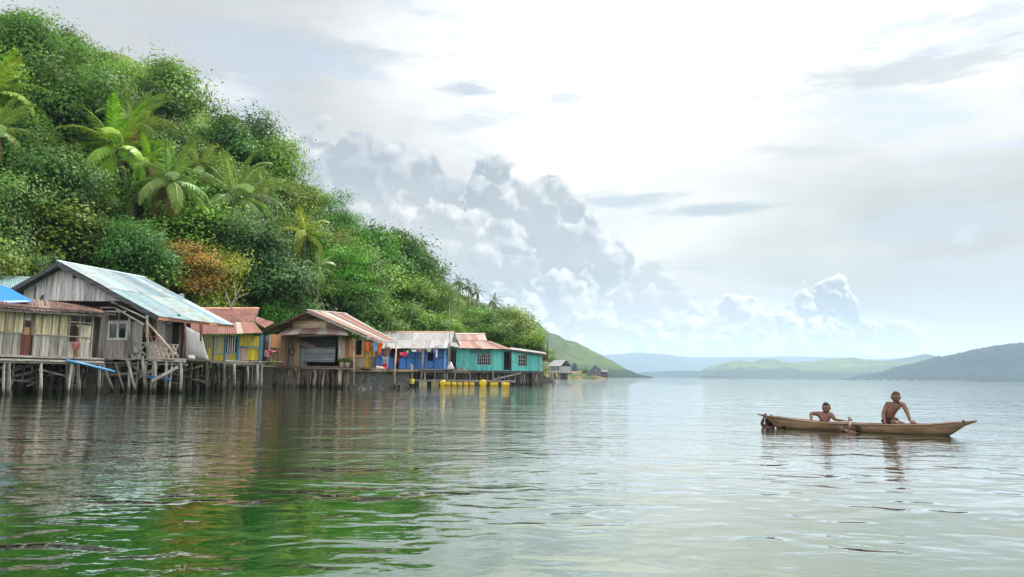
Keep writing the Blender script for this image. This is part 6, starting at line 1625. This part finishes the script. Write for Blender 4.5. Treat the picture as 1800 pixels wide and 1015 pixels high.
# ---------------------------------------------------------------- raft on yellow drums
Q = Frame(716, 79.0, 906, 81.0)
rz = .44
rf_ = thing('raft', 'long floating plank walkway carried on yellow plastic drums', 'raft', Q.P(Q.L / 2, .6, 0))
n = 34
for k in range(n):
    u = Q.L * k / n; part('deck_plank', Q.box(MB(), u, u + Q.L / n - .03, rng.uniform(-.1, .05), 1.3, rz + .08, rz + .13 + rng.uniform(0, .02)), 'beam', rf_, jit((.34, .315, .29)))
for w_ in (.05, 1.15): part('beam', Q.box(MB(), 0, Q.L, w_, w_ + .1, rz - .03, rz + .08), 'beam', rf_, (.33, .31, .28))
part('float_box', Q.box(MB(), Q.U(738), Q.U(752), .1, 1.1, -.2, rz - .04), 'paint', rf_, (.36, .33, .22))
part('float_box', Q.box(MB(), Q.U(760), Q.U(773), .1, 1.1, -.2, rz - .04), 'paint', rf_, (.30, .27, .12))
def drum(a, b_, r_=.29):
    a, b_ = Vector(a), Vector(b_); d = b_ - a; L = d.length
    pr = [(0, .86), (.03, 1), (.10, .97), (.32, .97), (.34, 1.04), (.37, .97), (.63, .97), (.66, 1.04), (.68, .97), (.90, .97), (.97, 1), (1, .86)]
    return MB().tube([a + d * t_ for t_, k in pr], [r_ * k for t_, k in pr], 14)
YD = (.52, .36, .016)
for px in (789, 799.5, 809.5, 820, 830.5, 869, 889):
    u = Q.U(px); part('drum', drum(Q.P(u - (.24 if px < 840 else .42), .05, .14), Q.P(u + (.24 if px < 840 else .42), .05, .14), .25 if px < 840 else .27), 'plastic', rf_, jit(YD, .1), True)
for px in (778.5, 848.5):
    u = Q.U(px); o = part('drum', drum(Q.P(u, -.45, .26), Q.P(u + .15, .5, .26), .38 if px > 800 else .32), 'plastic', rf_, (.66, .47, .012), True)
yc = at(724, 671, sw.y + 1.4)
dk = single('yellow_can', drum(yc + Vector((0, 0, -.18)), yc + Vector((0, 0, .2)), .2), 'plastic', (.62, .50, .05), 'yellow can hanging on a stick right of the landing', 'can', None, True)
single('stick', MB().tube([yc + Vector((0, .24, -.5)), yc + Vector((.02, .24, 1.3))], .03, 5), 'pole', (.40, .36, .30), 'thin pale stick standing behind the yellow can', 'stick', None, True)

# ================================================================== across the inlet
m, t, b = mat('bare_earth_bank', 0.95, 0, 0.05); co = objco(t)
g = t.noise(t.mapping(co, (.16, .16, .3)), 1.0, 5.0, .6, .3, '3D'); g2 = t.noise(t.mapping(co, (.6, .6, .6)), 1.0, 4.0, .6, 0, '3D')
t.put(b.inputs['Base Color'], t.mix(t.ss(g, .47, .58), t.mix(g2, (.15, .10, .065, 1), (.25, .17, .11, 1)), t.mix(g2, (.035, .065, .02, 1), (.08, .12, .04, 1)))); M['bank'] = m
ridge('bank', 'bare earthy point across the inlet with small houses', [(925, 640), (945, 643), (965, 641), (980, 645), (995, 650), (1008, 652), (1024, 653), (1034, 652), (1048, 659), (1058, 664)], 440, 34, 1.4, 18, 20, 'bank')
def far_house(label, px0, px1, Y, yb, yt, ridge_y, wallc, roofc, gable=False, name='lake_house', stil=True, side=0.0):
    Fq = Frame(px0, Y, px1, Y - side); root = thing(name, label, 'house', Fq.P(Fq.L / 2, 2, 0), 'small houses across the inlet')
    zb_, zt_, zr_ = Fq.Z((px0 + px1) / 2, yb), Fq.Z((px0 + px1) / 2, yt), Fq.Z((px0 + px1) / 2, ridge_y); dp = Fq.L * .7
    part('wall', Fq.box(MB(), 0, Fq.L, 0, dp, zb_, zt_), 'plank', root, wallc)
    for q in (.18, .42, .7):
        part('window', Fq.box(MB(), Fq.L * q, Fq.L * (q + .1), -.06, -.002, zb_ + (zt_ - zb_) * .3, zt_ - (zt_ - zb_) * .15), 'dark', root, (.03, .03, .035))
    o_ = Fq.L * .07
    if gable:
        a, c, r1 = Fq.P(-o_, -o_, zt_ - .1), Fq.P(Fq.L + o_, -o_, zt_ - .1), Fq.P(Fq.L / 2, -o_, zr_); bk = Fq.n * (dp + 2 * o_)
        part('roof', MB().prism([a, r1, r1 + Vector((0, 0, .25)), a + Vector((0, 0, .25))], bk).prism([r1, c, c + Vector((0, 0, .25)), r1 + Vector((0, 0, .25))], bk), 'tin', root, roofc)
        part('gable', MB().prism([Fq.P(0, 0, zt_), Fq.P(Fq.L, 0, zt_), Fq.P(Fq.L / 2, 0, zr_ - .1)], Fq.n * .2), 'plank', root, tuple(q * .8 for q in wallc))
    else:
        a, c = Fq.P(-o_, -o_, zt_ - .1), Fq.P(Fq.L + o_, -o_, zt_ - .1); r0, r1 = Fq.P(-o_ * .4, dp * .5, zr_), Fq.P(Fq.L + o_ * .4, dp * .5, zr_); up = Vector((0, 0, .2))
        part('roof', MB().hexa([a, c, r1, r0, a + up, c + up, r1 + up, r0 + up]).hexa([r0 + Fq.n * .02, r1 + Fq.n * .02, Fq.P(Fq.L + o_, dp + o_, zt_ - .1), Fq.P(-o_, dp + o_, zt_ - .1), r0 + up + Fq.n * .02, r1 + up + Fq.n * .02, Fq.P(Fq.L + o_, dp + o_, zt_) + up, Fq.P(-o_, dp + o_, zt_) + up]), 'tin', root, roofc)
    if stil:
        part('floor', Fq.box(MB(), -1, Fq.L + 1.5, -1.2, dp, zb_ - .3, zb_ - .01), 'beam', root, (.12, .115, .11))
        for k in range(12):
            u = Fq.L * (k + .5) / 12; part('stilt', MB().tube([Fq.P(u, rng.uniform(-.8, .6), -1), Fq.P(u, rng.uniform(-.8, .6), zb_ - .2)], .17, 5), 'pole', root, jit((.17, .165, .155)))
    return root
far_house('small grey house with a white front just right of the turquoise house', 966, 986, 330, 655.5, 644, 633.5, (.42, .41, .40), (.40, .40, .40), side=6)
far_house('low brown shed on stilts between the white fronted house and the bank', 985, 998, 336, 656.5, 649, 646.5, (.14, .10, .085), (.20, .17, .15))
far_house('tiny dark lookout hut with a gabled roof on the earthy point', 1005.5, 1014.5, 432, 650, 643, 639, (.10, .12, .13), (.05, .07, .085), True, 'hut')
far_house('bluish grey gabled house over the water at the end of the point', 1036, 1056, 415, 660, 652.5, 643, (.17, .20, .23), (.11, .15, .18), True)
far_house('dark low annex right of the bluish grey gabled house', 1056.5, 1068, 417, 660.5, 654, 651, (.12, .08, .08), (.24, .23, .23))
far_house('salmon pink hut behind the end of the turquoise house', 954.5, 962.5, 126, 636, 625, 620, (.62, .22, .16), (.20, .16, .14), False, 'hut', False)
far_house('white roofed boathouse at the foot of the rolling green hills', 1371, 1380, 3650, 664.5, 663.3, 662.2, (.5, .5, .5), (.75, .78, .8), False, 'boathouse', False)
for (px, py, r_, lb) in ((970, 632, 9, 'small bright bush above the grey house across the inlet'), (978, 637, 7, 'bush at the top of the bare earthy bank'), (1030, 652, 6, 'dark shrub left of the bluish grey gabled house')):
    p = at(px, py, 425); rr_ = r_ * 425 / FPX
    root = thing('bush', lb, 'bush', (p.x, p.y, p.z - rr_)); c = link('foliage', COARSE[0], None, root, (.10, .17, .035), (0, 0, rr_)); c.scale = (rr_, rr_, rr_ * .9)
# pole with a crossarm at the tip of the wooded point
p0 = at(963, 604, 123); p1 = at(963, 586.5, 123)
up_ = thing('utility_pole', 'small pole with a crossarm at the tip of the wooded point', 'pole', p0)
part('pole', MB().tube([p0 - Vector((0, 0, 3.0)), p1], .07, 6), 'pole', up_, (.25, .24, .22), True); part('crossarm', MB().bar(p1 - Vector((.5, 0, .1)), p1 + Vector((.6, 0, -.12)), .07, .07), 'beam', up_, (.25, .24, .22))
# rocks and rubbish on the bank under the floors
for k in range(46):
    Fr = rng.choice((F, G, Hf, K)); u = rng.uniform(0, Fr.L); w_ = rng.uniform(3.0, 6.5); p = Fr.P(u, w_, 0); r_ = rng.uniform(.12, .38)
    z = gz(p.x, p.y)
    if z < .1: continue
    mb = MB().ball((p.x, p.y, z + r_ * .3), r_, 8, 6, (1.3, 1.0, .7))
    mb.v = [v + Vector((mnoise.noise(v * 3), mnoise.noise(v * 3 + Vector((5, 0, 0))), mnoise.noise(v * 3 + Vector((0, 7, 0))))) * r_ * .5 for v in mb.v]
    single('stone', mb, 'concrete', jit((.20, .19, .175), .4), 'grey stone on the dark bank under the stilt houses', 'stone', 'stones on the bank under the floors', True)
